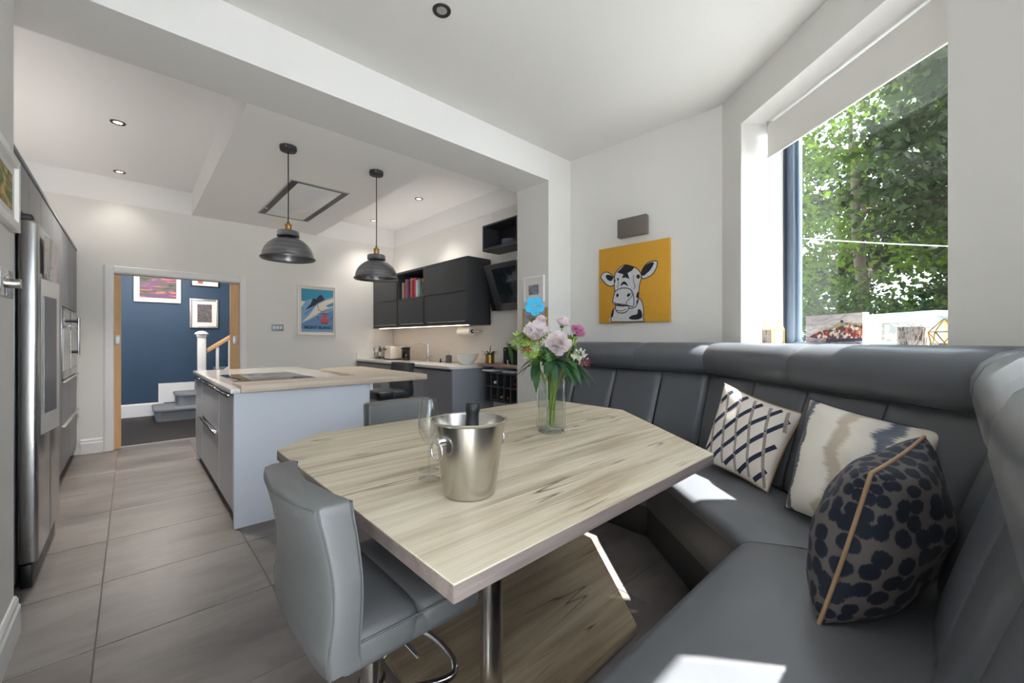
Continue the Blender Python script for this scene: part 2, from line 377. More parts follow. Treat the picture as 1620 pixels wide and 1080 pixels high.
def uv_mat(name, kind):
    m, nt, b = nodes(name); N = nt.nodes; L = nt.links; b.inputs['Roughness'].default_value = .85
    b.inputs['Sheen Weight'].default_value = .05
    tc = N.new('ShaderNodeTexCoord')
    if kind == 'ikat':
        sp = N.new('ShaderNodeSeparateXYZ'); L.new(tc.outputs['UV'], sp.inputs[0])
        mp = N.new('ShaderNodeMapping'); mp.inputs['Scale'].default_value = (2, 3.2, 1); L.new(tc.outputs['UV'], mp.inputs[0])
        n = N.new('ShaderNodeTexNoise'); n.inputs['Scale'].default_value = 1.3; n.inputs['Detail'].default_value = 2; L.new(mp.outputs[0], n.inputs['Vector'])
        mpb = N.new('ShaderNodeMapping'); mpb.inputs['Scale'].default_value = (4, 60, 1); L.new(tc.outputs['UV'], mpb.inputs[0])
        n2 = N.new('ShaderNodeTexNoise'); n2.inputs['Scale'].default_value = 1; n2.inputs['Detail'].default_value = 3; L.new(mpb.outputs[0], n2.inputs['Vector'])
        a = N.new('ShaderNodeMath'); a.operation = 'MULTIPLY_ADD'; a.inputs[1].default_value = .26; L.new(n.outputs[0], a.inputs[0]); L.new(sp.outputs[0], a.inputs[2])
        a2 = N.new('ShaderNodeMath'); a2.operation = 'MULTIPLY_ADD'; a2.inputs[1].default_value = .07; L.new(n2.outputs[0], a2.inputs[0]); L.new(a.outputs[0], a2.inputs[2])
        r = N.new('ShaderNodeValToRGB'); cr = r.color_ramp
        cream = S(226, 218, 206); nav = S(92, 98, 113); tau = S(194, 182, 164)
        st = [(.0, cream), (.2, S(206, 196, 182)), (.26, tau), (.3, nav), (.35, nav), (.37, cream), (.58, S(232, 226, 218)), (.62, tau), (.68, tau), (.71, cream), (.8, S(214, 208, 200)), (.83, nav), (.88, S(110, 116, 130)), (.9, cream), (1.0, cream)]
        for i, (p, c) in enumerate(st):
            e = cr.elements[i] if i < 2 else cr.elements.new(p)
            e.position = p; e.color = c
        L.new(a2.outputs[0], r.inputs[0]); L.new(r.outputs[0], b.inputs['Base Color'])
    elif kind == 'spots':
        mp = N.new('ShaderNodeMapping'); mp.inputs['Scale'].default_value = (10.5, 12.5, 1); L.new(tc.outputs['UV'], mp.inputs[0])
        mpb = N.new('ShaderNodeMapping'); mpb.inputs['Scale'].default_value = (90, 20, 1); L.new(tc.outputs['UV'], mpb.inputs[0])
        n2 = N.new('ShaderNodeTexNoise'); n2.inputs['Scale'].default_value = 1; L.new(mpb.outputs[0], n2.inputs['Vector'])
        v = N.new('ShaderNodeTexVoronoi'); v.voronoi_dimensions = '2D'; v.inputs['Scale'].default_value = 1; v.inputs['Randomness'].default_value = .6
        L.new(mp.outputs[0], v.inputs['Vector'])
        a = N.new('ShaderNodeMath'); a.operation = 'MULTIPLY_ADD'; a.inputs[1].default_value = .28; L.new(n2.outputs[0], a.inputs[0]); L.new(v.outputs['Distance'], a.inputs[2])
        r = N.new('ShaderNodeValToRGB'); e = r.color_ramp.elements
        e[0].position = .56; e[0].color = S(20, 29, 46); e[1].position = .64; e[1].color = S(98, 92, 92)
        L.new(a.outputs[0], r.inputs[0]); L.new(r.outputs[0], b.inputs['Base Color'])
uv_mat('ikat', 'ikat'); uv_mat('spots', 'spots')
M('cushion_cream', S(226, 218, 208), .85, bump=(300, .15))
M('band_navy', S(38, 46, 72), .85); M('band_taupe', S(158, 146, 138), .85)

def petal_mat(name, c):
    m, nt, b = nodes(name); N = nt.nodes; L = nt.links
    b.inputs['Base Color'].default_value = c; b.inputs['Roughness'].default_value = .8; b.inputs['Specular IOR Level'].default_value = .2
    t = N.new('ShaderNodeBsdfTranslucent'); t.inputs[0].default_value = c; mx = N.new('ShaderNodeMixShader'); mx.inputs[0].default_value = .4
    L.new(b.outputs[0], mx.inputs[1]); L.new(t.outputs[0], mx.inputs[2]); L.new(mx.outputs[0], N['Material Output'].inputs[0])
petal_mat('petal_white', S(253, 246, 247)); petal_mat('petal_blush', S(252, 238, 241)); petal_mat('petal_pink', S(228, 160, 198)); petal_mat('petal_ivory', S(244, 244, 232))
# ================================================================== THE SETTING
TH = math.radians(39.5)
DV = Vector((math.sin(TH), math.cos(TH))); NV = Vector((DV.y, -DV.x))
def ND(d, n): p = DV*d+NV*n; return (p.x, p.y)
def multi(name, prs, mat, kind='structure', parent=None):
    bm = bmesh.new()
    for poly, z0, z1 in prs:
        a = [bm.verts.new((x, y, z0)) for x, y in poly]; b = [bm.verts.new((x, y, z1)) for x, y in poly]
        bm.faces.new(a); bm.faces.new(b[::-1]); n = len(poly)
        for i in range(n): bm.faces.new((a[i], a[(i+1) % n], b[(i+1) % n], b[i]))
    o = fin(name, bm, mat, parent)
    if kind: o['kind'] = kind
    return o
def R(x0, x1, y0, y1): return [(x0, y0), (x1, y0), (x1, y1), (x0, y1)]
CH, DL = 3.08, 2.80          # ceiling and drop level
WN, WO = 1.826, 2.16         # window wall inner face, outer face
D0, D1 = 1.53, 2.866         # window opening
YB = 6.47
YW = -.36                    # bay wall behind the near bench
YO = YW-.16
# floor with real tiles
fl = multi('floor', [([(-.56, -.52), (3.7, -.52), (3.7, 6.6), (-1.2, 6.6), (-1.2, 2.45), (-.56, 2.45)], -.12, -.004)], 'grout'); 
tmesh = {}
gx, gy, g = .634, .61, .004
ix0, iy0 = -.107, 2.976
def floor_tile(x0, x1, y0, y1):
    k = (round(x1-x0, 3), round(y1-y0, 3))
    if k not in tmesh:
        bm = bmesh.new(); hx, hy = k[0]/2, k[1]/2
        vs_ = bmesh.ops.create_cube(bm, size=1)['verts']
        bmesh.ops.scale(bm, verts=vs_, vec=(k[0], k[1], .012))
        top = [e for e in bm.edges if all(v.co.z > 0 for v in e.verts)]
        bmesh.ops.bevel(bm, geom=top, offset=.0012, segments=1, affect='EDGES')
        me = bpy.data.meshes.new('floor_tile'); bm.to_mesh(me); bm.free(); me.materials.append(MATS['tile']); tmesh[k] = me
    o = bpy.data.objects.new('floor_tile', tmesh[k]); link(o, fl); o.location = ((x0+x1)/2, (y0+y1)/2, -.006)
for i in range(-2, 7):
    for j in range(-6, 7):
        x0, x1 = ix0+i*gx+g/2, ix0+(i+1)*gx-g/2; y0, y1 = iy0+j*gy+g/2, iy0+(j+1)*gy-g/2
        x0, x1, y0, y1 = max(x0, -1.04), min(x1, 3.64), max(y0, -.35), min(y1, YB+.1)
        if y1 < 2.7: x0 = max(x0, -.45)
        if x1-x0 > .03 and y1-y0 > .03: floor_tile(x0, x1, y0, y1)
multi('floor_hall', [(R(-1.6, 3.4, 6.605, 9.1), -.12, 0)], 'hall_boards')
# ceilings
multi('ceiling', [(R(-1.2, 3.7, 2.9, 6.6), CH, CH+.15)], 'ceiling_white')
multi('ceiling_dining', [([(-.58, -.52), (2.28, -.52), (3.7, 1.02), (3.7, 2.9), (-1.2, 2.9), (-1.2, 2.45), (-.58, 2.45)], CH, CH+.15)], 'wall_white')  # duller than the kitchen ceilings, evens out the stronger daylight by colour
multi('ceiling_drop', [(R(.558, 2.02, 3.155, YB+.011), DL, CH)], 'ceiling_white')
multi('ceiling_beam', [(R(-1.05, 2.98, 2.69, 3.155), DL, CH)], 'beam_white')
# walls
multi('wall_left', [(R(-1.2, -.365, 2.45, 2.72), 0, CH), (R(-.56, -.365, YO, 2.45), 0, CH)], 'wall_white')
multi('wall_kitchen_left', [(R(-1.2, -1.05, 2.72, YB), 0, CH)], 'wall_white')
multi('wall_back', [(R(-1.2, -.14, YB, YB+.13), 0, DL), (R(1.06, 3.4, YB, YB+.13), 0, DL), (R(-.14, 1.06, YB, YB+.13), 2.0, DL)], 'wall_cream')
multi('wall_back_upper', [(R(-1.2, 3.4, YB+.012, YB+.13), DL, CH)], 'ceiling_white')
multi('wall_right', [(R(3.26, 3.4, 3.13, YB), 0, DL)], 'wall_cream')
multi('wall_right_upper', [(R(3.272, 3.4, 3.13, YB), DL, CH)], 'ceiling_white')
multi('wall_alcove', [(R(3.24, 3.26, 3.13, 3.86), 0, DL)], 'wall_white')
multi('wall_pier', [(R(2.98, 3.65, 2.69, 3.13), 0, CH)], 'wall_white')
CW0, CW1 = Vector((3.315, 2.69)), Vector((3.385, 1.236))
multi('wall_dining', [([CW0, (3.65, 2.69), (3.65, 1.02), CW1], 0, CH)], 'wall_white')

wl_r = ((WN+(-NV.y)*YW)/NV.x, YW)
dEnd = 3.112; dSt = DV.x*wl_r[0]+DV.y*wl_r[1]
pw = lambda d0, d1: [ND(d0, WN), ND(d1, WN), ND(d1, WO), ND(d0, WO)]
multi('wall_window', [(pw(dSt, D0), 0, CH), (pw(D1, dEnd+.0), 0, CH), (pw(D0, D1), 0, 1.195), (pw(D0, D1), 2.81, CH)], 'wall_white')
S0, S1 = 1.30, 1.70       # clear light of the bay window; the frosted rest, from SF, is added for fill light
SF = .34
multi('wall_bay', [(R(.28, SF, YO, YW), 0, CH), ([(S1, YO), (2.22, YO), wl_r, (S1, YW)], 0, CH), (R(SF, S1, YO, YW), 0, 1.28), (R(S0, S1, YO, YW), 2.55, CH), (R(SF, S0, YO, YW), 2.8, CH),
                   (R(-.36, .28, YO, YW), 2.75, CH)], 'wall_white')
# hall beyond the doorway
multi('wall_hall_back', [(R(-1.6, 3.4, 9.0, 9.1), 0, 2.7)], 'blue_wall')
multi('wall_hall_left', [(R(-1.7, -1.6, 6.6, 9.1), 0, 2.7)], 'blue_wall')
multi('wall_hall_right', [(R(3.4, 3.5, 6.6, 9.1), 0, 2.7)], 'blue_wall')
multi('ceiling_hall', [(R(-1.7, 3.5, 6.6, 9.1), 2.7, 2.8)], 'ceiling_white')
# skirtings, architrave
def ex_prof(name, pts2, origin, ax, ay, vec, mat='trim_white'):
    o = extr(name, [Vector(origin)+Vector(ax)*a+Vector(ay)*b for a, b in pts2], vec, mat); o['kind'] = 'structure'; return o
SK = [(0, 0), (.02, 0), (.02, .115), (.014, .125), (.014, .145), (.006, .16), (0, .16)]
ex_prof('baseboard_left', SK, (-.365, YW, 0), (1, 0, 0), (0, 0, 1), (0, 2.72-YW, 0))
ex_prof('baseboard_back', SK, (-.40, YB, 0), (0, -1, 0), (0, 0, 1), (.17, 0, 0))
ex_prof('baseboard_back_right', SK, (1.15, YB, 0), (0, -1, 0), (0, 0, 1), (1.4, 0, 0))
HK = [(0, 0), (.022, 0), (.022, .19), (.012, .21), (0, .21)]
ex_prof('baseboard_hall', HK, (-1.6, 9.0, 0), (0, -1, 0), (0, 0, 1), (2.0, 0, 0))
t = box('trim_stair_skirting', .335, 2.2, 8.975, 9.0, .2, .52, 'trim_white'); t['kind'] = 'structure'
AR = [(0, 0), (.012, .004), (.018, .02), (.018, .075), (.01, .085), (0, .085)]
ex_prof('trim_architrave_left', [(b, a) for a, b in AR], (-.225, YB, 0), (1, 0, 0), (0, -1, 0), (0, 0, 2.085))
ex_prof('trim_architrave_right', [(b, a) for a, b in AR], (1.06, YB, 0), (1, 0, 0), (0, -1, 0), (0, 0, 2.085))
ex_prof('trim_architrave_top', [(b, a) for a, b in AR], (-.14, YB, 2.0), (0, 0, 1), (0, -1, 0), (1.2, 0, 0))
t = box('trim_threshold', -.14, 1.06, YB+.1, YB+.14, -.002, .004, 'silver_edge'); t['kind'] = 'structure'
# oak pocket doors, only their leading edges stand out of the wall
for nm, x0, x1, px_ in (('door_1', -.14, -.082, -.135), ('door_2', .962, 1.06, .99)):
    o = box(nm, x0, x1, YB+.03, YB+.075, .004, 1.985, 'oak'); o['kind'] = 'structure'
    pl = box('finger_pull', px_, px_+.045, YB+.022, YB+.03, 1.185, 1.3, 'silver_edge', o, .003)
    box('pull_recess', px_+.012, px_+.033, YB+.018, YB+.022, 1.205, 1.28, 'plug_white', pl)
# ---- window 1: grey frame, pane, sill board
def nd_box(name, d0, d1, n0, n1, z0, z1, mat, parent=None, bev=0):
    return prism(name, [ND(d0, n0), ND(d1, n0), ND(d1, n1), ND(d0, n1)], z0, z1, mat, parent, bev)
win = bpy.data.objects.new('window_1', None); link(win); win['kind'] = 'structure'
fo = WO+.0
nd_box('frame_post', D1-.075, D1, fo, fo+.07, 1.16, 2.84, 'window_grey', win, .004)
nd_box('frame_post', D0, D0+.075, fo, fo+.07, 1.16, 2.84, 'window_grey', win, .004)
nd_box('frame_rail', D0+.075, D1-.075, fo, fo+.07, 1.16, 1.235, 'window_grey', win, .004)
nd_box('frame_rail', D0+.075, D1-.075, fo, fo+.07, 2.765, 2.84, 'window_grey', win, .004)
nd_box('frame_gasket', D1-.012, D1-.0, fo-.018, fo, 1.21, 2.81, 'window_dark', win)
nd_box('glazing_bead', D1-.1, D1-.075, fo+.02, fo+.05, 1.235, 2.765, 'window_grey', win, .004)
nd_box('glass_pane', D0+.075, D1-.1, fo+.03, fo+.036, 1.235, 2.765, 'pane', win)
o = nd_box('trim_window_sill', D0, D1, WN+.002, WO, 1.195, 1.215, 'trim_white'); o['kind'] = 'structure'
# clear slot window over the near bench, frosted part added for fill light; glazed door behind the camera
win2 = bpy.data.objects.new('window_2', None); link(win2); win2['kind'] = 'structure'
box('frame_rail', SF, S1, YO-.04, YO, 1.24, 1.3, 'window_grey', win2); box('frame_rail', SF, S1, YO-.04, YO, 2.78, 2.84, 'window_grey', win2)
for x_ in (SF, S0-.04): box('frame_post', x_, x_+.04, YO-.04, YO, 1.3, 2.78, 'window_grey', win2)
box('glass_pane', S0, S1, YO-.022, YO-.016, 1.3, 2.78, 'pane', win2); box('frosted_pane', SF+.04, S0-.04, YO-.022, YO-.016, 1.3, 2.78, 'frosted', win2)
dr = bpy.data.objects.new('door_3', None); link(dr); dr['kind'] = 'structure'
for x0, x1 in ((-.36, -.32), (.24, .28)): box('door_stile', x0, x1, YO, YO+.06, 0, 2.75, 'window_grey', dr, .004)
for z0, z1 in ((0, .05), (2.7, 2.75)): box('door_rail', -.32, .24, YO, YO+.06, z0, z1, 'window_grey', dr, .004)
box('glass_pane', -.32, .24, YO+.027, YO+.033, .05, 2.7, 'pane', dr)
# ---- roller blind in the window reveal
bl = thing('roller_blind', 'white fabric roller blind drawn a short way down the window', 'blind', (*ND((D0+D1)/2, 2.02), 2.54))
nb = 2.02
zb = [Vector((*ND(d, nb), 2.765)) for d in (D0+.03, D1-.045)]
rod('roller_tube', zb[0], zb[1], .026, 'blind', bl)
nd_box('fabric', D0+.035, D1-.05, nb-.031, nb-.028, 2.56, 2.765, 'blind', bl)
nd_box('hem_bar', D0+.035, D1-.05, nb-.036, nb-.022, 2.535, 2.562, 'blind', bl, .003)
nd_box('bracket', D1-.045, D1-.035, nb-.03, nb+.03, 2.72, 2.81, 'silver_edge', bl, .003)
lathe('chain_wheel', [(0, -.006), (.024, -.006), (.024, .006), (0, .006)], (0, 0, 0), 'plug_white', bl, 20).matrix_local = Matrix.Translation(Vector((*ND(D1-.03, nb), 2.765))-OFF[bl]) @ Vector((DV.x, DV.y, 0)).to_track_quat('Z', 'Y').to_matrix().to_4x4() @ Matrix.Translation(OFF[bl]*1.0)
# ================================================================== OUTSIDE
g_ = multi('ground_bounce', [(R(-22, 30, -26, 34), -.35, -.15)], 'bounce_paving')  # unseen pale ground, acts as a reflector throwing sun up to the ceilings
def leaf_mat(name, c, tr):
    m, nt, b = nodes(name); N = nt.nodes; L = nt.links
    oi = N.new('ShaderNodeNewGeometry'); r = N.new('ShaderNodeValToRGB')
    r.color_ramp.elements[0].color = [x*.55 for x in c[:3]]+[1]; r.color_ramp.elements[1].color = [min(1, x*1.35) for x in c[:3]]+[1]
    L.new(oi.outputs['Random Per Island'], r.inputs[0]); L.new(r.outputs[0], b.inputs['Base Color'])
    b.inputs['Roughness'].default_value = .6; b.inputs['Specular IOR Level'].default_value = .12
    t = N.new('ShaderNodeBsdfTranslucent'); L.new(r.outputs[0], t.inputs[0])
    mx = N.new('ShaderNodeMixShader'); mx.inputs[0].default_value = tr
    L.new(b.outputs[0], mx.inputs[1]); L.new(t.outputs[0], mx.inputs[2]); L.new(mx.outputs[0], N['Material Output'].inputs[0])
leaf_mat('tree_leaf', S(74, 98, 20), .45); leaf_mat('tree_leaf_dark', S(26, 40, 11), .25); leaf_mat('shrub_leaf', S(40, 58, 24), .25)
def tree(label, dn, h, crown, nleaf, mat, size=.13, seed=1, name='leafy_tree', branches=7, lo=.18):
    rnd = random.Random(seed); x, y = ND(*dn)
    t = thing(name, label, 'tree', (x, y, -.15), 'trees in the garden')
    top = Vector((x+rnd.uniform(-.3, .3), y+rnd.uniform(-.3, .3), h*.8))
    tube('trunk', smoothpath([(x, y, -.2), (x+.1, y-.05, h*.25), (x-.08, y+.08, h*.5), top], 5), [max(.05, .17*(1-.6*i/15)) for i in range(16)], 'bark', t, 9)
    tips = []
    for k in range(branches):
        a = rnd.uniform(0, 6.28); z = h*rnd.uniform(.22, .6); l = crown*rnd.uniform(.6, .95)
        p0 = Vector((x, y, z)); p2 = p0+Vector((math.cos(a)*l, math.sin(a)*l, rnd.uniform(.2, 1.0)))
        p1 = (p0+p2)/2+Vector((rnd.uniform(-.2, .2), rnd.uniform(-.2, .2), rnd.uniform(-.1, .3)))
        path = smoothpath([p0, p1, p2], 5); tube('branch', path, [.075*(1-.75*i/10) for i in range(11)], 'bark', t, 7)
        tips += path[4:]
    v = []; f = []
    clumps = []
    for _ in range(70):
        a = rnd.uniform(0, 6.28); zz = rnd.uniform(lo, 1)*h; env = crown*math.sin(math.pi*min(1, max(.08, (zz/h-lo*.7)/(1.04-lo*.7))))**.5
        rr = env*rnd.uniform(.35, 1)**.6
        clumps.append((Vector((x+math.cos(a)*rr, y+math.sin(a)*rr, zz)), rnd.uniform(.25, .6)))
    for _ in range(nleaf):
        c, s = rnd.choice(clumps)
        p = c+Vector((rnd.gauss(0, s), rnd.gauss(0, s), rnd.gauss(0, s*.6)))
        if p.z < -.05: continue
        n = Vector((rnd.gauss(0, .6), rnd.gauss(0, .6), rnd.uniform(.2, 1))).normalized(); u, w_ = frame_at(n)
        an = rnd.uniform(0, 6.28); u, w_ = u*math.cos(an)+w_*math.sin(an), w_*math.cos(an)-u*math.sin(an)
        l = size*rnd.uniform(.6, 1.2); k = len(v)
        v += [p-u*l*.5, p+w_*l*.3+n*l*.06, p+u*l*.5, p-w_*l*.3+n*l*.06]; f += [(k, k+1, k+2, k+3)]
    o = mk('foliage', v, f, mat, t); o['kind'] = 'stuff'
    return t
tree('broad dark-trunked tree filling the window view, its bough forking to the left', (4.4, 8.4), 8.0, 3.0, 22000, 'tree_leaf_dark', .17, 3, branches=9)
tree('bright green tree at the left of the window view, nearest the white jamb', (9.4, 9.0), 7.6, 2.7, 14000, 'tree_leaf', .16, 5)
tree('sunlit tree behind the broad tree, seen at the right edge of the window', (-.6, 10.4), 9.0, 3.2, 15000, 'tree_leaf', .17, 9)
tree('tall dark tree at the back of the garden, left of the broad tree', (9.5, 15.2), 14.0, 4.2, 16000, 'tree_leaf_dark', .36, 12, lo=.03)
tree('tall dark tree at the back of the garden, right behind the broad tree', (2.8, 16.4), 15.0, 4.4, 18000, 'tree_leaf_dark', .36, 17, lo=.03)
tree('tall dark tree at the back of the garden, at the far left of the view', (16.0, 15.0), 14.0, 4.2, 14000, 'tree_leaf_dark', .36, 18, lo=.03)
tree('tall dark tree at the back, in the gap left of the broad trunk', (6.6, 12.4), 11.5, 2.9, 15000, 'tree_leaf_dark', .26, 23, lo=.03)
tree('low leafy shrub under the trees at the foot of the window view', (6.9, 6.6), 2.0, 1.3, 7000, 'shrub_leaf', .1, 14, 'garden_shrub', 4, .05)
tree('low dark shrub behind the pale blue garden cabin', (2.4, 6.6), 2.1, 1.4, 7000, 'tree_leaf_dark', .1, 15, 'garden_shrub', 4, .05)
pA, pB = atZ(1255, 376, 5.2), atZ(1540, 391, 4.6)
tag(tube('washing_line', smoothpath([pA, (pA+pB)/2-Vector((0, 0, .01)), pB], 6), .006, 'paper_white'), 'white washing line strung across the garden outside the window', 'washing line')
# garden cabin: pale blue frame, weathered boards
gc0, gc1 = atZ(1372, 500, 3.9), atZ(1478, 493, 3.3)
cb = thing('garden_cabin', 'pale blue painted garden cabin with a weathered window, low outside the glass', 'cabin', (gc0.x, gc0.y, -.15))
du = (gc1-gc0); du.z = 0; L_ = du.length; du.normalize(); dn_ = Vector((NV.x, NV.y, 0))
def cab(name, a0, a1, b0, b1, z0, z1, mat, par=None):
    o0 = Vector((gc0.x, gc0.y, 0))
    return prism(name, [tuple((o0+du*a+dn_*b).xy) for a, b in ((a0, b0), (a1, b0), (a1, b1), (a0, b1))], z0, z1, mat, par or cb, .004)
zt = gc0.z
cab('roof_board', -.05, L_+.05, -.06, .7, zt-.035, zt+.01, 'shed_blue')
cab('corner_post', L_-.09, L_, -.01, .08, -.15, zt-.035, 'shed_blue')
cab('corner_post', 0, .05, -.01, .08, -.15, zt-.035, 'shed_blue')
cab('window_rail', .05, L_-.09, .0, .06, zt-.07, zt-.035, 'shed_wood'); cab('window_rail', .05, L_-.09, .0, .06, zt-.27, zt-.235, 'shed_wood')
cab('window_stile', .05, .09, .0, .06, zt-.235, zt-.07, 'shed_wood')
cab('cabin_pane', .09, L_-.09, .03, .035, zt-.235, zt-.07, 'pane')
cab('wall_board', .0, L_, .02, .06, -.15, zt-.27, 'shed_blue'); cab('back_board', 0, L_, .6, .64, -.15, zt-.035, 'shed_wood')
# ================================================================== CEILING FITTINGS
def downlight(x, y, z, label, on=True, power=26, mat='bronze'):
    t = thing('ceiling_downlight', label, 'downlight', (x, y, z), 'recessed ceiling downlights')
    lathe('trim_ring', [(.028, -.001), (.034, -.006), (.048, -.006), (.051, -.001), (.051, 0), (.028, 0)], (x, y, z), mat, t, 28)
    lathe('lamp_face', [(0, -.002), (.03, -.002), (.03, 0), (0, 0)], (x, y, z), 'led_warm' if on else 'silver_edge', t, 24)
    if on:
        l = bpy.data.lights.new('downlight_beam', 'SPOT'); l.energy = power; l.color = (1, .92, .83); l.spot_size = math.radians(100); l.spot_blend = .9; l.shadow_soft_size = .04
        o = bpy.data.objects.new('downlight_beam', l); link(o, t); o.location = (0, 0, -.02)
KP = 118
UPL = 3
downlight(-.08, 4.80, CH, 'lit downlight on the left, nearer of the two above the tall units', True, KP)
downlight(-.09, 6.2, CH, 'lit downlight on the left, nearest the doorway wall', True, KP*.06)
downlight(2.745, 4.74, CH, 'lit downlight on the right, nearer of the two before the wall cupboards', True, KP*.35)
downlight(2.737, 6.08, CH, 'lit downlight by the right pendant cord, farthest in the corner', True, KP*.25)
downlight(1.268, 1.941, CH, 'round dark-rimmed downlight over the dining table', False)
# pendants
def pendant(x, y, zrim, label):
    t = thing('pendant_lamp', label, 'pendant lamp', (x, y, zrim), 'dome pendants over the island')
    r = .19; h = .17
    prof = []
    for k in range(15):
        a = math.radians(4+k*5.3); prof.append((r*math.cos(a)*.985, h*math.sin(a)*1.0))
    prof = [(r+.008, -.008), (r+.01, -.002), (r, .004)]+prof+[(.082, .172), (.08, .176), (.08, .205), (.074, .213), (.03, .215)]
    inner = [(a-.003 if a > .02 else a, b-.003) for a, b in prof[::-1]]
    sh = lathe('dome_shade', [(a, b) for a, b in prof]+inner, (x, y, zrim), 'pewter', t, 44)
    lathe('brass_holder', [(.012, .21), (.028, .213), (.03, .222), (.024, .226), (.024, .262), (.028, .265), (.028, .269), (.014, .277), (.009, .295), (0, .297)], (x, y, zrim), 'brass', t, 24)
    lathe('light_bulb', [(0, .06), (.02, .064), (.03, .085), (.028, .11), (.014, .14), (.012, .2)], (x, y, zrim), 'bulb_soft', t, 20)
    tube('cord', [(x, y, zrim+.285), (x+.001, y, (zrim+DL)/2), (x, y, DL-.03)], .0042, 'black', t, 8)
    ro = lathe('ceiling_rose', [(0, -.042), (.03, -.042), (.058, -.036), (.062, -.02), (.062, 0), (0, 0)], (x, y, DL), 'bronze', t, 28)
    for a in (0, 2.1, 4.2): rod('fixing_screw', (x+.06*math.cos(a), y+.06*math.sin(a), DL-.018), (x+.068*math.cos(a), y+.068*math.sin(a), DL-.018), .004, 'silver_edge', ro, 8)
p1 = atH(456, 232, DL); p2 = atH(595.5, 271.5, DL)
Z1 = Vector((p1.x, p1.y)).dot(FW); Z2 = Vector((p2.x, p2.y)).dot(FW)
pendant(p1.x, p1.y, HC+(Y0-408)/FPX*Z1, 'dark pewter dome pendant with brass holder, nearer the doorway')
pendant(p2.x, p2.y, HC+(Y0-440)/FPX*Z2, 'dark pewter dome pendant with brass holder, nearer the wall cupboards')
# ceiling extractor
hx0, hx1, hy0, hy1 = 1.135, 1.71, 4.365, 5.79
t = thing('ceiling_extractor', 'flush white glass ceiling extractor with black perimeter slots above the island', 'extractor', ((hx0+hx1)/2, (hy0+hy1)/2, DL))
for a in ((hx0, hx1, hy0, hy0+.012), (hx0, hx1, hy1-.012, hy1), (hx0, hx0+.012, hy0+.012, hy1-.012), (hx1-.012, hx1, hy0+.012, hy1-.012)): box('steel_trim', *a, DL-.006, DL, 'steel', t)
box('slot', hx0+.012, hx1-.012, hy0+.012, hy1-.012, DL-.003, DL, 'black', t)
M('extractor_glass', S(226, 226, 226), .06)
box('glass_panel', hx0+.075, hx1-.075, hy0+.05, hy1-.05, DL-.008, DL-.003, 'extractor_glass', t, .002)
box('catch', hx0+.02, hx0+.045, hy1-.3, hy1-.27, DL-.009, DL-.003, 'silver_edge', t)
# ================================================================== LEFT RUN
XF = -.43
def door_panel(name, y0, y1, z0, z1, mat, parent, th=.02): return box(name, XF-th, XF, y0, y1, z0, z1, mat, parent, .0015, 1)
def tall(name, label, y0, y1, z0, z1=2.2, splits=(), mat='unit_grey'):
    t = thing(name, label, 'cupboard', ((XF-1.05)/2, (y0+y1)/2, z0 if z0 > .5 else 0), 'tall grey kitchen units')
    box('carcass', -1.045, XF-.022, y0+.001, y1-.001, max(z0, .1), z1, 'anthracite', t)
    return t
t = tall('overfridge_cupboard', 'grey cupboard over the steel fridge', 3.16, 4.06, 1.93)
for a, b in ((3.163, 3.608), (3.612, 4.057)): door_panel('door', a, b, 1.94, 2.19, 'unit_grey', t)
t = tall('larder_unit', 'tall grey larder cupboard between the fridge and the ovens', 4.065, 5.13, 0)
for a, b in ((4.068, 4.595), (4.6, 5.127)): door_panel('door', a, b, .12, 2.19, 'unit_grey', t)
box('plinth', XF-.08, XF-.06, 4.065, 5.13, 0, .1, 'kick_dark', t)
for k, (y0, y1, lab) in enumerate(((5.135, 5.74, 'tall grey oven unit next to the larder, the nearer oven column'), (5.745, 6.455, 'tall grey oven unit against the doorway wall, with the long handle'))):
    t = tall('oven_unit', lab, y0, y1, 0)
    door_panel('top_door', y0+.003, y1-.003, 1.54, 2.19, 'unit_grey', t)
    ov = box('oven_front', XF-.02, XF+.004, y0+.003, y1-.003, .9, 1.53, 'steel', t, .003)
    box('oven_glass', XF+.004, XF+.007, y0+.05, y1-.05, .98, 1.34, 'black_gloss' if k == 9 else 'silver_edge', ov)
    box('control_panel', XF+.004, XF+.007, y0+.03, y1-.03, 1.4, 1.5, 'black_gloss', ov)
    if k == 1:
        rod('handle_bar', (XF+.055, y0+.1, 1.10), (XF+.055, y0+.1, 1.46), .011, 'chrome', ov)
        for z in (1.13, 1.43): rod('handle_bracket', (XF, y0+.1, z), (XF+.055, y0+.1, z), .014, 'black', ov)
    else:
        rod('handle_bar', (XF+.04, y0+.1, 1.37), (XF+.04, y1-.1, 1.37), .009, 'chrome', ov)
    for z0, z1 in ((.12, .505), (.51, .885)):
        d = door_panel('drawer', y0+.003, y1-.003, z0, z1, 'unit_grey', t)
        box('handle', XF-.002, XF+.022, y0+.02, y1-.02, z1-.006, z1+.004, 'silver_edge', d, .001)
    box('plinth', XF-.08, XF-.06, y0, y1, 0, .1, 'kick_dark', t)
tag(box('unit_top_board', -1.045, XF+.004, 3.16, 6.46, 2.203, 2.225, 'base_grey', None, .002), 'grey capping board along the top of the tall units', 'board')
def uplight(name, label, x0, x1, y0, y1, z, power):
    t = thing(name, label, 'light strip', ((x0+x1)/2, (y0+y1)/2, z), 'light strips on the kitchen units')
    box('profile', x0, x1, y0, y1, z, z+.012, 'silver_edge', t)
    l = bpy.data.lights.new('strip_glow', 'AREA'); l.shape = 'RECTANGLE'; l.size = x1-x0; l.size_y = y1-y0; l.energy = power; l.color = (1, .95, .9)
    o = bpy.data.objects.new('strip_glow', l); link(o, t); o.location = (0, 0, .016); o.rotation_euler = (math.pi, 0, 0)
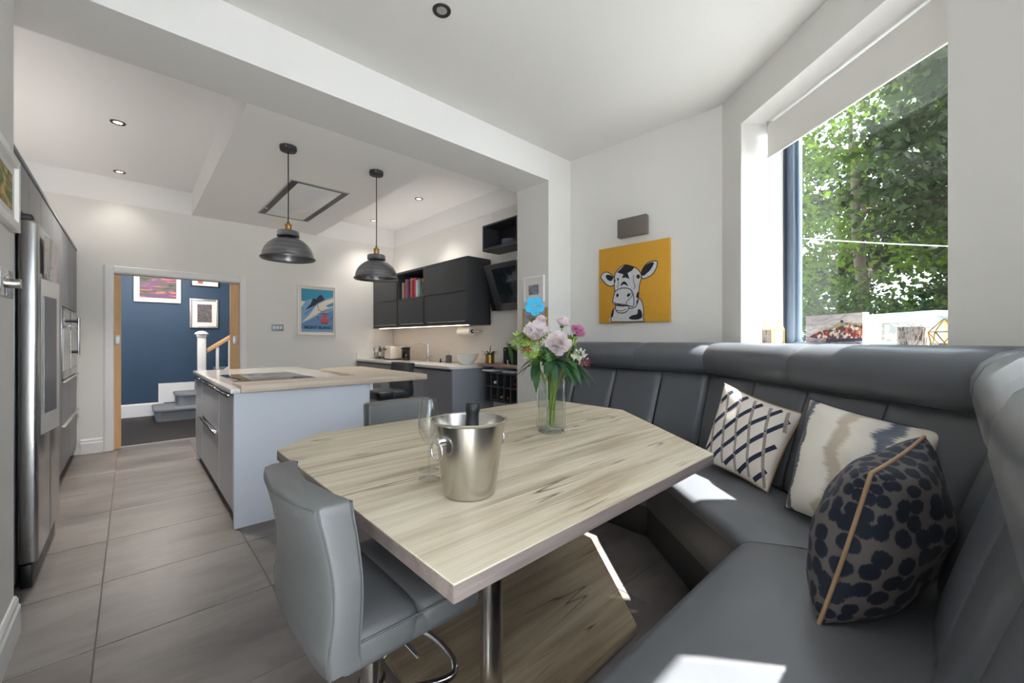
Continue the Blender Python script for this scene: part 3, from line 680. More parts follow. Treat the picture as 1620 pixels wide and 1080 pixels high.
uplight('uplight_strip', 'light strip lying on top of the tall grey units, glowing up the ceiling', -.9, -.6, 3.3, 6.3, 2.226, UPL)
# fridge
FX = -.345
fr = thing('fridge', 'tall stainless steel double-door fridge at the left edge by the wall', 'fridge', (-.7, 3.59, 0))
box('cabinet', -1.03, FX-.075, 3.165, 4.015, .03, 1.84, 'steel_side', fr, .006)
for y0, y1 in ((3.163, 3.586), (3.594, 4.017)):
    box('door', FX-.07, FX, y0, y1, .12, 1.855, 'steel', fr, .016, 4)
box('kickplate', FX-.06, FX-.02, 3.17, 4.01, .0, .115, 'black', fr, .004)
box('hinge_cover', FX-.11, FX-.02, 3.18, 3.26, 1.856, 1.885, 'bronze', fr, .006)
ds = extr('dispenser_panel', [(FX+.001, 3.24, .75), (FX+.04, 3.53, .75), (FX+.04, 3.545, .75), (FX+.001, 3.548, .75)], (0, 0, .82), 'frame_white', fr, .003)
extr('dispenser_recess', [(FX+.008, 3.27, .86), (FX+.034, 3.47, .86), (FX+.036, 3.47, .86), (FX+.01, 3.27, .86)], (0, 0, .62), 'steel_side', ds)
def sheet(x0, y0, x1, y1, z0, z1, label, j):
    pts = []
    def fn(u, v):
        return Vector((x0+(x1-x0)*u+.012+.01*math.sin(3*u+j)*v, y0+(y1-y0)*u, z0+(z1-z0)*v+.02*math.sin(5*u+j)*(1-v)))
    tag(surf('fridge_note', fn, 6, 5, 'print_notes'), label, 'note', 'notes pinned to the fridge')
sheet(FX, 3.25, FX, 3.43, 1.585, 1.80, 'curled printed sheet pinned to the fridge, nearer the door edge', 0)
sheet(FX+.006, 3.40, FX+.016, 3.58, 1.57, 1.79, 'curled printed sheet pinned to the fridge, farther along by the handle', 1.3)
# wall bits at the far left
nx = -.365
t = thing('picture_frame', 'white framed garden print at the far left edge of the wall', 'picture', (nx, 2.3, 1.7), 'framed pictures')
a, b = onX(30, 258, nx+.02), onX(29, 368, nx+.02)
y1p, zt_, zb_ = a.y, a.z, b.z
y0p = y1p-.45
for nm, q in (('frame_side', (y1p-.035, y1p, zb_, zt_)), ('frame_side', (y0p, y0p+.035, zb_, zt_)), ('frame_rail', (y0p+.035, y1p-.035, zb_, zb_+.035)), ('frame_rail', (y0p+.035, y1p-.035, zt_-.035, zt_))): box(nm, nx, nx+.025, *q, 'frame_white', t, .002)
box('print', nx, nx+.012, y0p+.035, y1p-.035, zb_+.035, zt_-.035, 'mat_white', t)
box('artwork', nx+.012, nx+.013, y0p+.08, y1p-.08, zb_+.075, zt_-.075, 'print_garden', t)
t = thing('light_switch', 'chrome dimmer switch plate with a round knob on the far left wall', 'switch', (nx, 2.55, 1.4), 'switches and sockets')
c = onX(14, 450, nx)
box('plate', nx, nx+.008, c.y-.2, c.y+.03, c.z-.055, c.z+.055, 'chrome', t, .003)
rod('knob', (nx+.008, c.y-.06, c.z), (nx+.04, c.y-.06, c.z), .02, 'brushed', t, 20)
# ================================================================== ISLAND
IX, IY0, IY1, IXR = .497, 3.225, 5.39, 1.42
tag(box('island_end_panel', IX, IXR, IY0, IY0+.024, 0, .895, 'island_grey', None, .0015, 1), 'plain pale grey end panel of the island facing the table', 'panel', 'island side panels')
tag(box('island_end_panel', IX, IXR, IY1-.02, IY1, 0, .895, 'island_grey', None, .0015, 1), 'pale grey end panel of the island on the doorway side', 'panel', 'island side panels')
tag(box('island_side_panel', IXR-.02, IXR, IY0+.026, IY1-.022, 0, .895, 'island_grey', None, .0015, 1), 'pale grey side panel of the island under the breakfast bar', 'panel', 'island side panels')
def island_unit(name, label, y0, y1, fronts):
    t = thing(name, label, 'cupboard', ((IX+IXR)/2, (y0+y1)/2, 0), 'island units')
    box('carcass', IX+.024, IXR-.022, y0+.002, y1-.002, .105, .893, 'island_grey', t)
    box('plinth', IX+.07, IX+.09, y0, y1, 0, .1, 'bronze', t)
    box('edge_profile', IX-.001, IX+.004, y0-.003, y0+.003, .1, .87, 'trim_white', t)
    for z0, z1 in fronts:
        d = box('drawer_front' if len(fronts) > 1 else 'door', IX, IX+.02, y0+.006, y1-.006, z0, z1, 'island_door', t, .001, 1)
        box('handle', IX-.024, IX+.002, y0+.05, y1-.03, z1+.001, z1+.009, 'chrome', d, .001)
        box('grip_lip', IX-.024, IX-.019, y0+.05, y1-.03, z1-.012, z1+.001, 'bronze', d)
island_unit('island_cupboard', 'narrow pale grey island cupboard at the corner nearest the table', 3.252, 3.857, [(.105, .872)])
island_unit('island_drawer_unit', 'wide pale grey two-drawer unit in the middle of the island', 3.86, 4.857, [(.105, .52), (.535, .872)])
island_unit('island_cupboard', 'narrow pale grey island cupboard nearest the doorway', 4.86, 5.368, [(.105, .872)])
QX0, BY0, BY1, BXR = .475, 3.19, 3.50, 1.93
tag(prism('island_worktop', [(QX0, BY0+.01), (.53, BY0+.01), (.53, BY1), (1.42, BY1), (1.42, 4.46), (1.46, 4.46), (1.46, 5.42), (QX0, 5.42)], .897, .925, 'quartz', None, .002), 'glossy white quartz island worktop around the hob', 'worktop')
tag(prism('breakfast_bar', [(.532, BY0), (BXR, BY0), (BXR, 4.62), (1.6, 4.62), (1.424, 4.455), (1.424, BY1-.002), (.532, BY1-.002)], .899, .945, 'bar_oak', None, .002), 'pale oak L-shaped breakfast bar wrapping the island corner', 'worktop')
tag(box('bar_bracket', 1.422, 1.45, 3.232, 3.26, .84, .897, 'trim_white', None, .002), 'small white bracket under the breakfast bar at the panel corner', 'bracket')
hb = [atH(x, y, .927) for x, y in ((332, 590.5), (354, 599.5), (467, 592.7), (429, 585.5))]
hx = [.60, 1.14]; 
t = thing('induction_hob', 'black glass induction hob set into the white island worktop', 'hob', (.87, 4.2, .925))
box('glass', .585, 1.15, 3.66, 4.52, .925, .93, 'black_gloss', t, .001)
for x, y, r in ((.74, 3.86, .09), (.99, 3.86, .075), (.74, 4.3, .075), (.99, 4.3, .105)): lathe('cooking_zone', [(r, .0302-.03), (r+.002, .0303-.03), (r+.002, .0), (r, 0)], (x, y, .9302), 'silver_edge', t, 40)
# ================================================================== RIGHT RUN
BX, UX, RW = 2.64, 2.90, 3.26
CT = .945
def base_unit(label, y0, y1, two=False):
    t = thing('base_cupboard', label, 'cupboard', ((BX+RW)/2, (y0+y1)/2, 0), 'grey base cupboards along the right wall')
    box('carcass', BX+.022, RW-.004, y0+.001, y1-.001, .1, CT-.032, 'base_grey', t)
    box('plinth', BX+.07, BX+.09, y0, y1, 0, .1, 'kick_dark', t)
    d = box('door', BX, BX+.02, y0+.002, y1-.002, .11, CT-.055, 'base_grey', t, .001, 1)
    box('handle', BX-.018, BX+.0, y0+.02, y1-.02, CT-.052, CT-.044, 'anthracite_dark', d)
ys = [3.85, 4.45, 5.05, 5.65, 6.46]
for k, lab in enumerate(('grey base cupboard at the open end of the sink run', 'grey base cupboard under the sink tap', 'grey base cupboard behind the island stool', 'grey base cupboard in the far right corner')):
    base_unit(lab, ys[k], ys[k+1])
tag(box('base_end_panel', BX, 3.239, 3.826, 3.848, 0, CT-.032, 'base_grey', None, .001), 'grey end panel closing the sink run beside the wine rack', 'panel')
wp = [(RW-.003, 6.462), (2.615, 6.462), (2.615, 3.89)]
for k in range(7):
    a = math.radians(90*k/6); wp.append((2.615+.08*(1-math.cos(a)), 3.89-.08*math.sin(a)))
wp += [(3.237, 3.81), (3.237, 3.862), (RW-.003, 3.862)]
tag(prism('sink_worktop', wp, CT-.03, CT, 'quartz', None, .002), 'white quartz worktop with a rounded end along the right wall', 'worktop')
tag(box('splashback', 3.25, 3.259, 3.862, 6.46, CT+.001, 1.425, 'splash'), 'pale blush splashback panel under the wall cupboards', 'splashback')
tag(box('worktop_upstand', 2.63, 3.25, 6.452, 6.468, CT+.001, CT+.1, 'quartz'), 'low white upstand at the corner end of the sink worktop', 'upstand')
# wall cupboards
UZ0, UZ1, UZM = 1.43, 2.235, 1.83
ub = [3.89, 4.87, 5.62, 6.455]
labs = ('dark grey wall cupboard at the near end beside the television', 'dark grey wall cupboard with the open book niche', 'dark grey wall cupboard in the corner behind the right pendant')
for k in range(3):
    y0, y1 = ub[k], ub[k+1]
    t = thing('wall_cupboard', labs[k], 'cupboard', ((UX+RW)/2, (y0+y1)/2, UZ0), 'dark grey wall cupboards')
    box('side_panel', UX, RW-.01, y0, y0+.022, UZ0+.0, UZ1, 'anthracite', t, .001)
    box('side_panel', UX+.02, RW-.01, y1-.02, y1-.001, UZ0+.03, UZ1-.03, 'anthracite', t)
    box('top_panel', UX, RW-.01, y0+.023, y1-.001, UZ1-.03, UZ1, 'anthracite', t)
    box('back_panel', RW-.018, RW-.011, y0+.023, y1-.021, UZ0+.03, UZ1-.031, 'anthracite_dark', t)
    box('bottom_panel', UX, RW-.01, y0+.023, y1-.001, UZ0, UZ0+.03, 'anthracite', t)
    box('middle_shelf', UX+.022, RW-.02, y0+.023, y1-.021, UZM-.012, UZM+.012, 'anthracite', t)
    if k == 0: yb = y0+.024
    else: yb = y0+.002
    d = box('lower_door', UX, UX+.02, yb+.002, y1-.003, UZ0+.045, UZM-.004 if k != 1 else UZM-.02, 'anthracite', t, .001, 1)
    box('handle', UX-.014, UX, yb+.02, y1-.1, UZ0+.036, UZ0+.044, 'silver_edge', d)
    if k != 1: box('upper_door', UX, UX+.02, yb+.002, y1-.003, UZM+.004, UZ1-.033, 'anthracite', t, .001, 1)
    else:
        box('niche_rail', UX, UX+.02, yb+.002, y1-.003, UZM-.016, UZM+.012, 'anthracite', t)
        lathe('niche_light', [(0, -.004), (.03, -.004), (.03, 0), (0, 0)], (3.05, 5.05, UZ1-.031), 'silver_edge', t, 16)
uplight('uplight_strip', 'added fill light strip on top of the dark wall cupboards, out of view', 2.93, 3.01, 4.0, 6.4, UZ1+.001, UPL*.6)  # added lamp, brightens the kitchen ceiling on this side
tag(box('led_strip', 2.98, 3.0, 4.0, 6.4, UZ0-.006, UZ0-.001, 'led_strip'), 'warm lit light strip under the wall cupboards', 'light strip')
# books
cols = [('grey_spine', S(196, 200, 206)), ('ochre_spine', S(176, 112, 52)), ('rose_spine', S(196, 96, 96)), ('lilac_spine', S(112, 92, 160)), ('plum_spine', S(88, 36, 90)),
        ('amber_spine', S(222, 140, 90)), ('red_spine', S(176, 34, 58)), ('pink_spine', S(214, 76, 110)), ('white_spine', S(232, 226, 220)), ('sky_spine', S(150, 186, 214)), ('teal_spine', S(60, 130, 120)), ('cover_spine', S(196, 172, 60))]
nm = ['pale grey', 'ochre', 'rose', 'lilac', 'dark plum', 'amber', 'red', 'pink', 'white', 'sky blue', 'teal', 'yellow-covered']
yy = 5.57; rb = random.Random(4)
for k, (mn, c) in enumerate(cols):
    M(mn, c, .5)
    th = rb.uniform(.035, .055); hh = rb.uniform(.24, .3) if k not in (9, 10, 11) else .25
    if k == 11: th = .1
    t = thing('cook_book', nm[k]+' cook book standing in the open cupboard niche', 'book', (3.0, yy-th/2, UZM+.013), 'cook books in the niche')
    z0 = UZM+.0125
    dx = 2.935+rb.uniform(0, .02)
    box('cover', dx, dx+.2, yy-th, yy-.002, z0, z0+hh, mn, t, .003)
    box('pages', dx+.004, dx+.201, yy-th+.004, yy-.006, z0+.004, z0+hh+.0005, 'paper_white', t)
    if k == 11: box('cover_picture', dx-.001, dx, yy-th+.01, yy-.012, z0+.02, z0+hh-.04, 'print_sunset', t)
    yy -= th+.004
# small things on the worktop
def on(x, y, X): return onX(x, y, X)
c = on(601, 567, 2.98); yc = c.y
t = thing('mug_rack', 'rack of white mugs with dark handles left of the toaster', 'mugs', (2.98, yc, CT))
rod('rack_post', (2.98, yc, CT), (2.98, yc, CT+.2), .007, 'black', t, 8); lathe('rack_base', [(0, 0), (.07, 0), (.07, .01), (0, .012)], (2.98, yc, CT), 'black', t, 20)
for k in range(6):
    a = k*1.05; z = CT+.04+.07*(k % 2); px_, py_ = 2.98+.06*math.cos(a), yc+.06*math.sin(a)
    mgu = lathe('mug', [(0, 0), (.032, 0), (.036, .06), (.033, .06), (.03, .006), (0, .006)], (px_, py_, z), 'ceramic', t, 16)
    tube('mug_handle', smoothpath([(px_-.03, py_-.02, z+.05), (px_-.055, py_-.035, z+.045), (px_-.055, py_-.035, z+.018), (px_-.03, py_-.02, z+.012)], 3), .005, 'black', mgu, 6)
c = on(622, 567, 2.97); yc = c.y
t = thing('toaster', 'cream four-slot toaster with black end and levers on the worktop', 'toaster', (2.97, yc, CT))
box('body', 2.85, 3.09, yc-.16, yc+.06, CT+.012, CT+.205, 'toaster_white', t, .02, 4); box('end_plate', 2.86, 3.08, yc+.061, yc+.1, CT+.012, CT+.2, 'black', t, .01, 3)
for z in (.15,): box('lever', 2.835, 2.85, yc-.02, yc+.07, CT+z, CT+z+.018, 'black', t, .003)
for k in (2.91, 3.0): box('slot', k, k+.03, yc-.14, yc+.04, CT+.2055, CT+.207, 'black', t)
box('foot', 2.86, 3.08, yc-.15, yc+.09, CT, CT+.012, 'rubber', t)
c = on(642, 567, 2.99); yc = c.y
t = thing('coffee_canister', 'black canister beside the toaster', 'canister', (2.99, yc, CT))
lathe('body', [(0, 0), (.06, 0), (.062, .01), (.062, .16), (.058, .165), (0, .165)], (2.99, yc, CT), 'black_gloss', t, 24); lathe('lid', [(0, .166), (.064, .166), (.064, .185), (.05, .19), (0, .19)], (2.99, yc, CT), 'black', t, 24)
c = on(677, 566, 3.1); yc = c.y
t = thing('kitchen_tap', 'chrome square-necked mixer tap behind the sink', 'tap', (3.1, yc, CT))
lathe('base_ring', [(0, 0), (.03, 0), (.03, .012), (.022, .016), (.022, .06), (0, .06)], (3.1, yc, CT), 'chrome', t, 20)
tube('spout', [(3.1, yc, CT+.05), (3.1, yc, CT+.24), (3.1, yc, CT+.245), (3.08, yc+.02, CT+.245), (2.95, yc+.1, CT+.245), (2.945, yc+.103, CT+.22)], .012, 'chrome', t, 10)
tube('lever', [(3.1, yc-.02, CT+.04), (3.08, yc-.07, CT+.05), (3.07, yc-.13, CT+.075)], .007, 'chrome', t, 8)
c = on(710, 570, 3.08); yc = c.y
t = thing('soap_dispenser', 'grey soap dispenser with a chrome pump by the tap', 'soap dispenser', (3.08, yc, CT))
lathe('bottle', [(0, 0), (.038, 0), (.04, .004), (.04, .085), (.03, .1), (.012, .104), (0, .104)], (3.08, yc, CT), 'soap_grey', t, 20)
tube('pump', [(3.08, yc, CT+.1), (3.08, yc, CT+.15), (3.075, yc+.01, CT+.155), (3.05, yc+.04, CT+.155)], .005, 'chrome', t, 8)
c = on(697, 570, 3.05); t = thing('sink_plug', 'small black sink stopper by the soap dispenser', 'stopper', (3.05, c.y, CT))
lathe('cone', [(0, 0), (.018, 0), (.008, .035), (.012, .045), (0, .055)], (3.05, c.y, CT), 'black', t, 14)
t = thing('serving_bowl', 'large white serving bowl at the end of the worktop', 'bowl', (2.97, 4.0, CT))
lathe('bowl', [(0, 0), (.05, 0), (.052, .008), (.09, .04), (.125, .09), (.14, .135), (.134, .135), (.118, .09), (.084, .045), (.04, .016), (0, .014)], (2.97, 4.0, CT), 'ceramic', t, 36)
t = thing('paper_towel_holder', 'white paper towel roll on a chrome holder under the wall cupboards', 'paper towel', (3.16, 4.25, 1.36))
rod('roll', (3.14, 4.12, 1.355), (3.14, 4.38, 1.355), .055, 'paper_white', t, 28); rod('spindle', (3.14, 3.99, 1.355), (3.14, 4.40, 1.355), .008, 'chrome', t, 12)
rod('core', (3.14, 4.112, 1.355), (3.14, 4.121, 1.355), .024, 'black', t, 20)
box('wall_bracket', 3.12, 3.25, 4.04, 4.1, 1.345, 1.365, 'chrome', t, .003)
# shelf on the chimney breast, wine rack
t = box('oak_shelf', 2.985, 3.239, 3.135, 3.808, CT, CT+.03, 'shelf_oak', None, .002); tag(t, 'oak shelf board in the alcove above the wine rack', 'shelf')
SH = CT+.03
WX = 2.99
ya, yb_ = on(767, 600, WX).y, 3.14
t = thing('wine_rack', 'dark grey two-row wine rack under the oak shelf', 'wine rack', (3.1, (ya+yb_)/2, .55))
wz0, wz1 = .555, .885
for z in (wz0, (wz0+wz1)/2-.009, wz1-.018): box('shelf_board', WX, 3.237, yb_, ya, z, z+.018, 'anthracite', t)
ncell = 5; cw = (ya-yb_)/ncell
for k in range(ncell+1):
    y = min(max(yb_+k*cw-.008, yb_), ya-.016)
    for z0, z1 in ((wz0+.018, (wz0+wz1)/2-.009), ((wz0+wz1)/2+.009, wz1-.018)): box('divider', WX, 3.237, y, y+.016, z0, z1, 'anthracite', t)
box('back_panel', 3.226, 3.237, yb_+.017, ya-.017, wz0+.018, wz1-.018, 'anthracite_dark', t)
def wine(row, colm, foil, label):
    y = ya-(colm+.5)*cw; z0 = (wz0+.018 if row == 0 else (wz0+wz1)/2+.009)
    z = z0+.04
    b_ = thing('wine_bottle', label, 'bottle', (3.1, y, z0), 'bottles in the wine rack')
    def ring(x, r): return [Vector((x, y+r*math.cos(2*math.pi*k/18), z+r*math.sin(2*math.pi*k/18))) for k in range(18)]
    loft('glass', [ring(3.22, .038), ring(3.09, .038), ring(3.06, .03), ring(3.04, .016), ring(3.03, .015)], 'bottle_green', b_)
    loft('foil_cap', [ring(3.035, .0165), ring(3.002, .0165), ring(2.998, .013)], foil, b_)
wine(1, 1, 'label_white', 'wine bottle with a white capsule in the upper rack row')
wine(1, 2, 'foil_black', 'wine bottle with a black capsule in the upper rack row')
wine(1, 4, 'foil_red', 'wine bottle with a red capsule in the upper rack row')
wine(0, 1, 'foil_red', 'wine bottle with a red capsule, lower rack row, left of the gold one')
wine(0, 2, 'foil_gold', 'wine bottle with a gold capsule in the lower rack row')
wine(0, 3, 'foil_red', 'wine bottle with a red capsule, lower rack row, right of the gold one')
for k, (y, lab) in enumerate(((3.66, 'folded white paper lying on the wine rack'), (3.3, 'grey folder lying on top of the wine rack'))):
    tag(box('paper_stack', 3.0, 3.18, y-.09, y+.09, wz1+.001, wz1+.02+.006*k, 'paper_white' if k == 0 else 'plate_blue', None, .003), lab, 'papers')
# plants and speaker on the shelf
def leaf(name, base, direc, length, width, droop, mat, parent, nseg=5, fold=.2):
    base = Vector(base); direc = Vector(direc).normalized(); up = Vector((0, 0, 1))
    side = direc.cross(up); side = side.normalized() if side.length > .05 else Vector((1, 0, 0))
    nrm = side.cross(direc).normalized(); v = []; f = []
    for i in range(nseg+1):
        s = i/nseg; c = base+direc*(length*s)-up*(droop*length*s*s); wv = width*.5*math.sin(math.pi*min(1, s*.92+.06))**.8 if s < 1 else .0005
        v += [c+side*wv+nrm*wv*fold, c, c-side*wv+nrm*wv*fold]
    for i in range(nseg):
        a = i*3; f += [(a, a+1, a+4, a+3), (a+1, a+2, a+5, a+4)]
    return mk(name, v, f, mat, parent, 60)
c = on(775, 572, 3.06); py = c.y
t = thing('brass_pot_plant', 'small green plant in a shiny brass pot on the oak shelf', 'plant', (3.06, py, SH))
lathe('pot', [(0, 0), (.046, 0), (.052, .006), (.052, .1), (.048, .1), (.046, .085), (0, .085)], (3.06, py, SH), 'brass', t, 28)
for k in range(16):
    a = k*2.4; leaf('leaf', (3.06+.01*math.cos(a), py+.01*math.sin(a), SH+.085), (math.cos(a), math.sin(a), .5+.5*(k % 3)*.5), .11+.025*(k % 3), .026, .35, 'leaf_green', t)
leaf('leaf', (3.06, py, SH+.09), (.1, 0, 1), .13, .02, 0, 'leaf_green', t)
c = on(790, 572, 2.92); py2 = c.y
t = thing('trailing_plant', 'plant with drooping green leaves beside the black speaker', 'plant', (3.06, py2, SH))
lathe('pot', [(0, 0), (.02, 0), (.024, .05), (.02, .05), (.018, .04), (0, .04)], (3.06, py2, SH), 'ceramic', t, 18)
tube('stem', smoothpath([(3.06, py2, SH+.04), (3.055, py2-.01, SH+.14), (3.04, py2-.04, SH+.21)], 4), .004, 'stem_green', t, 6)
for k, (dx, dy, dz, ln) in enumerate(((-.3, -.3, .1, .12), (-.2, -.9, .2, .14), (.1, .3, .5, .1), (-.5, -.6, -.2, .15), (-.2, -.4, -.6, .14))): leaf('leaf', (3.04, py2-.04, SH+.2), (dx, dy, dz), ln, .045, .7, 'leaf_green', t)
leaf('flower_bract', (3.04, py2-.01, SH+.2), (.1, .4, .5), .07, .04, .1, 'terracotta_pink', t)
t = thing('speaker', 'black fabric-fronted speaker on the oak shelf next to the pier', 'speaker', (3.1, 3.26, SH))
box('cloth_body', 3.04, 3.17, 3.15, 3.43, SH+.006, SH+.19, 'speaker_cloth', t, .015, 3); box('foot', 3.055, 3.155, 3.17, 3.41, SH, SH+.006, 'rubber', t); box('badge', 3.036, 3.04, 3.385, 3.39, SH+.15, SH+.175, 'silver_edge', t)
# open box shelf + plates
t = thing('box_shelf', 'open dark grey box shelf high in the alcove beside the pier', 'shelf', (3.1, 3.4, 2.266))
bx0, by0, by1, bz0, bz1 = 2.985, 3.135, 3.72, 2.266, 2.562
box('bottom_board', bx0, 3.238, by0, by1, bz0, bz0+.03, 'anthracite', t); box('top_board', bx0, 3.238, by0, by1, bz1-.018, bz1, 'anthracite', t)
box('side_board', bx0, 3.238, by1-.018, by1, bz0+.03, bz1-.018, 'anthracite', t); box('side_board', bx0, 3.238, by0, by0+.018, bz0+.03, bz1-.018, 'anthracite', t)
box('back_board', 3.226, 3.238, by0+.018, by1-.018, bz0+.03, bz1-.018, 'anthracite_dark', t)
for k in range(4):
    z = bz0+.031+k*.017
    t = thing('plate', ['bottom plate', 'second plate up', 'third plate up', 'top plate'][k]+' of the patterned stack in the box shelf', 'plate', (3.1, 3.39, z), 'stacked plates')
    lathe('dish', [(0, 0), (.05, 0), (.075, .012), (.085, .016), (.084, .0165), (.06, .006), (0, .004)], (3.1, 3.39, z), 'plate_blue', t, 28)
# television tilted forward
t = thing('television', 'dark flat television tilted forward in the alcove below the box shelf', 'television', (3.1, 3.4, 1.58))
def tvp(y, s, off): # s 0 bottom..1 top; off towards wall
    b0 = Vector((3.165, y, 1.585)); t0 = Vector((2.965, y, 2.09)); n = Vector((.505, 0, .2)).normalized()
    return b0+(t0-b0)*s+n*off
extr('bezel', [tvp(3.68, 0, 0), tvp(3.68, 1, 0), tvp(3.68, 1, .02), tvp(3.68, 0, .02)], (0, -.54, 0), 'tv_frame', t, .003)
extr('screen', [tvp(3.56, .16, -.001), tvp(3.56, .9, -.001), tvp(3.56, .9, .0), tvp(3.56, .16, .0)], (0, -.4, 0), 'tv_screen', t)
mk('rear_housing', [tvp(3.67, .98, .021), tvp(3.79, .0, .021), tvp(3.15, .0, .021), tvp(3.15, .98, .021), tvp(3.67, .98, .05), tvp(3.79, .0, .05), tvp(3.15, .0, .05), tvp(3.15, .98, .05)],
   [(0, 1, 2, 3), (4, 5, 6, 7), (0, 1, 5, 4), (1, 2, 6, 5), (2, 3, 7, 6), (3, 0, 4, 7)], 'black', t)
rod('wall_arm', (3.12, 3.4, 1.84), (3.239, 3.4, 1.84), .02, 'black', t)
# frames on the pier
PX = 2.98
def hung(name, label, y0, y1, z0, z1, fw_, fmat, mount, art, grp='framed pictures'):
    t = thing(name, label, 'picture', (PX, (y0+y1)/2, z0), grp)
    for q in ((y0, y0+fw_, z0, z1), (y1-fw_, y1, z0, z1), (y0+fw_, y1-fw_, z0, z0+fw_), (y0+fw_, y1-fw_, z1-fw_, z1)): box('frame_bar', PX-.02, PX-.0005, *q, fmat, t, .002)
    box('mount', PX-.008, PX-.0005, y0+fw_, y1-fw_, z0+fw_, z1-fw_, mount, t)
    if art: box('artwork', PX-.009, PX-.008, *art[:4], art[4], t)
a = on(829, 441, PX); b = on(862, 437, PX)
hung('picture_frame', 'small white framed photo on the pier above the gold frame', b.y, a.y, 1.625, 1.885, .022, 'frame_white', 'mat_white', (b.y+.075, a.y-.075, 1.70, 1.80, 'print_small'))
hung('picture_frame', 'slim gold framed print on the pier, behind the flowers', 2.70, 3.03, 1.24, 1.565, .012, 'gold', 'plate_blue', (2.78, 2.95, 1.32, 1.47, 'print_garden'))
# ---- back wall: socket, poster
c = onY(439, 518, YB)
t = thing('wall_socket', 'small white switch plate on the wall left of the mountain poster', 'switch', (c.x, YB, c.z), 'switches and sockets')
box('plate', c.x-.075, c.x+.075, YB-.008, YB-.0005, c.z-.045, c.z+.045, 'steel_side', t, .002)
for k in (-1, 0, 1): box('rocker', c.x+k*.042-.014, c.x+k*.042+.014, YB-.012, YB-.008, c.z-.02, c.z+.02, 'plug_white', t, .002)
a = onY(470, 449, YB); b = onY(531, 530, YB)
X0, X1, Z1_, Z0_ = a.x, b.x, a.z, b.z
t = thing('mountain_poster', 'framed travel poster of snowy peaks with a red cable car, lettered MONT BLANC', 'poster', ((X0+X1)/2, YB, Z0_))
fw_ = .018
for q in ((X0, X0+fw_, Z0_, Z1_), (X1-fw_, X1, Z0_, Z1_)): box('frame_bar', q[0], q[1], YB-.022, YB-.0005, q[2], q[3], 'frame_white', t, .002)
for q in ((X0+fw_, X1-fw_, Z0_, Z0_+fw_), (X0+fw_, X1-fw_, Z1_-fw_, Z1_)): box('frame_bar', q[0], q[1], YB-.022, YB-.0005, q[2], q[3], 'frame_white', t, .002)
box('poster_sheet', X0+fw_, X1-fw_, YB-.008, YB-.0005, Z0_+fw_, Z1_-fw_, 'poster_cream', t)
pw_, ph_ = (X1-X0), (Z1_-Z0_)
def PP(u, v, k): return Vector((X0+pw_*u, YB-.0085-.0005*k, Z0_+ph_*v))
def pflat(name, pts, mat, k): return flat(name, [PP(u, v, k) for u, v in pts], mat, t)
pflat('picture_area', [(.1, .06), (.93, .06), (.93, .92), (.1, .92)], 'poster_blue', 0)
pflat('sky_shape', [(.1, .66), (.35, .72), (.6, .7), (.93, .8), (.93, .92), (.1, .92)], 'poster_teal', 1)
pflat('snow_ridge', [(.1, .55), (.2, .66), (.1, .68)], 'poster_cream', 2)
pflat('rock_peak', [(.2, .5), (.33, .62), (.4, .74), (.47, .72), (.55, .8), (.62, .82), (.7, .72), (.55, .66), (.45, .6), (.33, .55)], 'poster_rock', 2)
pflat('snow_slope', [(.1, .24), (.3, .4), (.5, .62), (.7, .7), (.93, .76), (.93, .58), (.7, .52), (.5, .42), (.3, .32)], 'poster_cream', 3)
pflat('snow_shade', [(.16, .42), (.45, .6), (.36, .5), (.2, .4)], 'poster_mid', 4); pflat('snow_shade', [(.72, .6), (.93, .68), (.93, .6), (.8, .57)], 'poster_mid', 4)
pflat('far_slope', [(.1, .12), (.1, .22), (.5, .38), (.93, .5), (.93, .12)], 'poster_mid', 4)
pflat('cable_car_cabin', [(.55, .33), (.83, .33), (.79, .25), (.6, .25)], 'poster_red', 6); pflat('cable_car_window', [(.63, .335), (.76, .335), (.73, .45), (.66, .45)], 'poster_red', 6)
pflat('cable_car_base', [(.6, .25), (.79, .25), (.78, .235), (.61, .235)], 'poster_dark', 7)
for q in (((.5, .62), (.53, .5), (.54, .5), (.515, .62)), ((.53, .5), (.68, .46), (.68, .47), (.54, .51)), ((.54, .43), (.8, .42), (.8, .432), (.54, .442)), ((.5, .39), (.53, .31), (.545, .31), (.515, .39)), ((.9, .39), (.86, .31), (.875, .31), (.915, .39))): pflat('cable_line', q, 'poster_dark', 7)
def text(name, s, size, loc, rot, mat, parent, bold=.004):
    cu = bpy.data.curves.new(name, 'FONT'); cu.body = s; cu.size = size; cu.align_x = 'CENTER'; cu.offset = bold; cu.materials.append(MATS[mat])
    oc = bpy.data.objects.new(name, cu); COL.objects.link(oc)
    me = bpy.data.meshes.new_from_object(oc.evaluated_get(bpy.context.evaluated_depsgraph_get())); bpy.data.objects.remove(oc)
    o = bpy.data.objects.new(name, me); link(o, parent); o.location = Vector(loc)-OFF[parent]; o.rotation_euler = rot; return o
TXT = text('title_lettering', 'MONT BLANC', .06, PP(.53, .125, 8), (math.pi/2, 0, 0), 'poster_dark', t, .002)
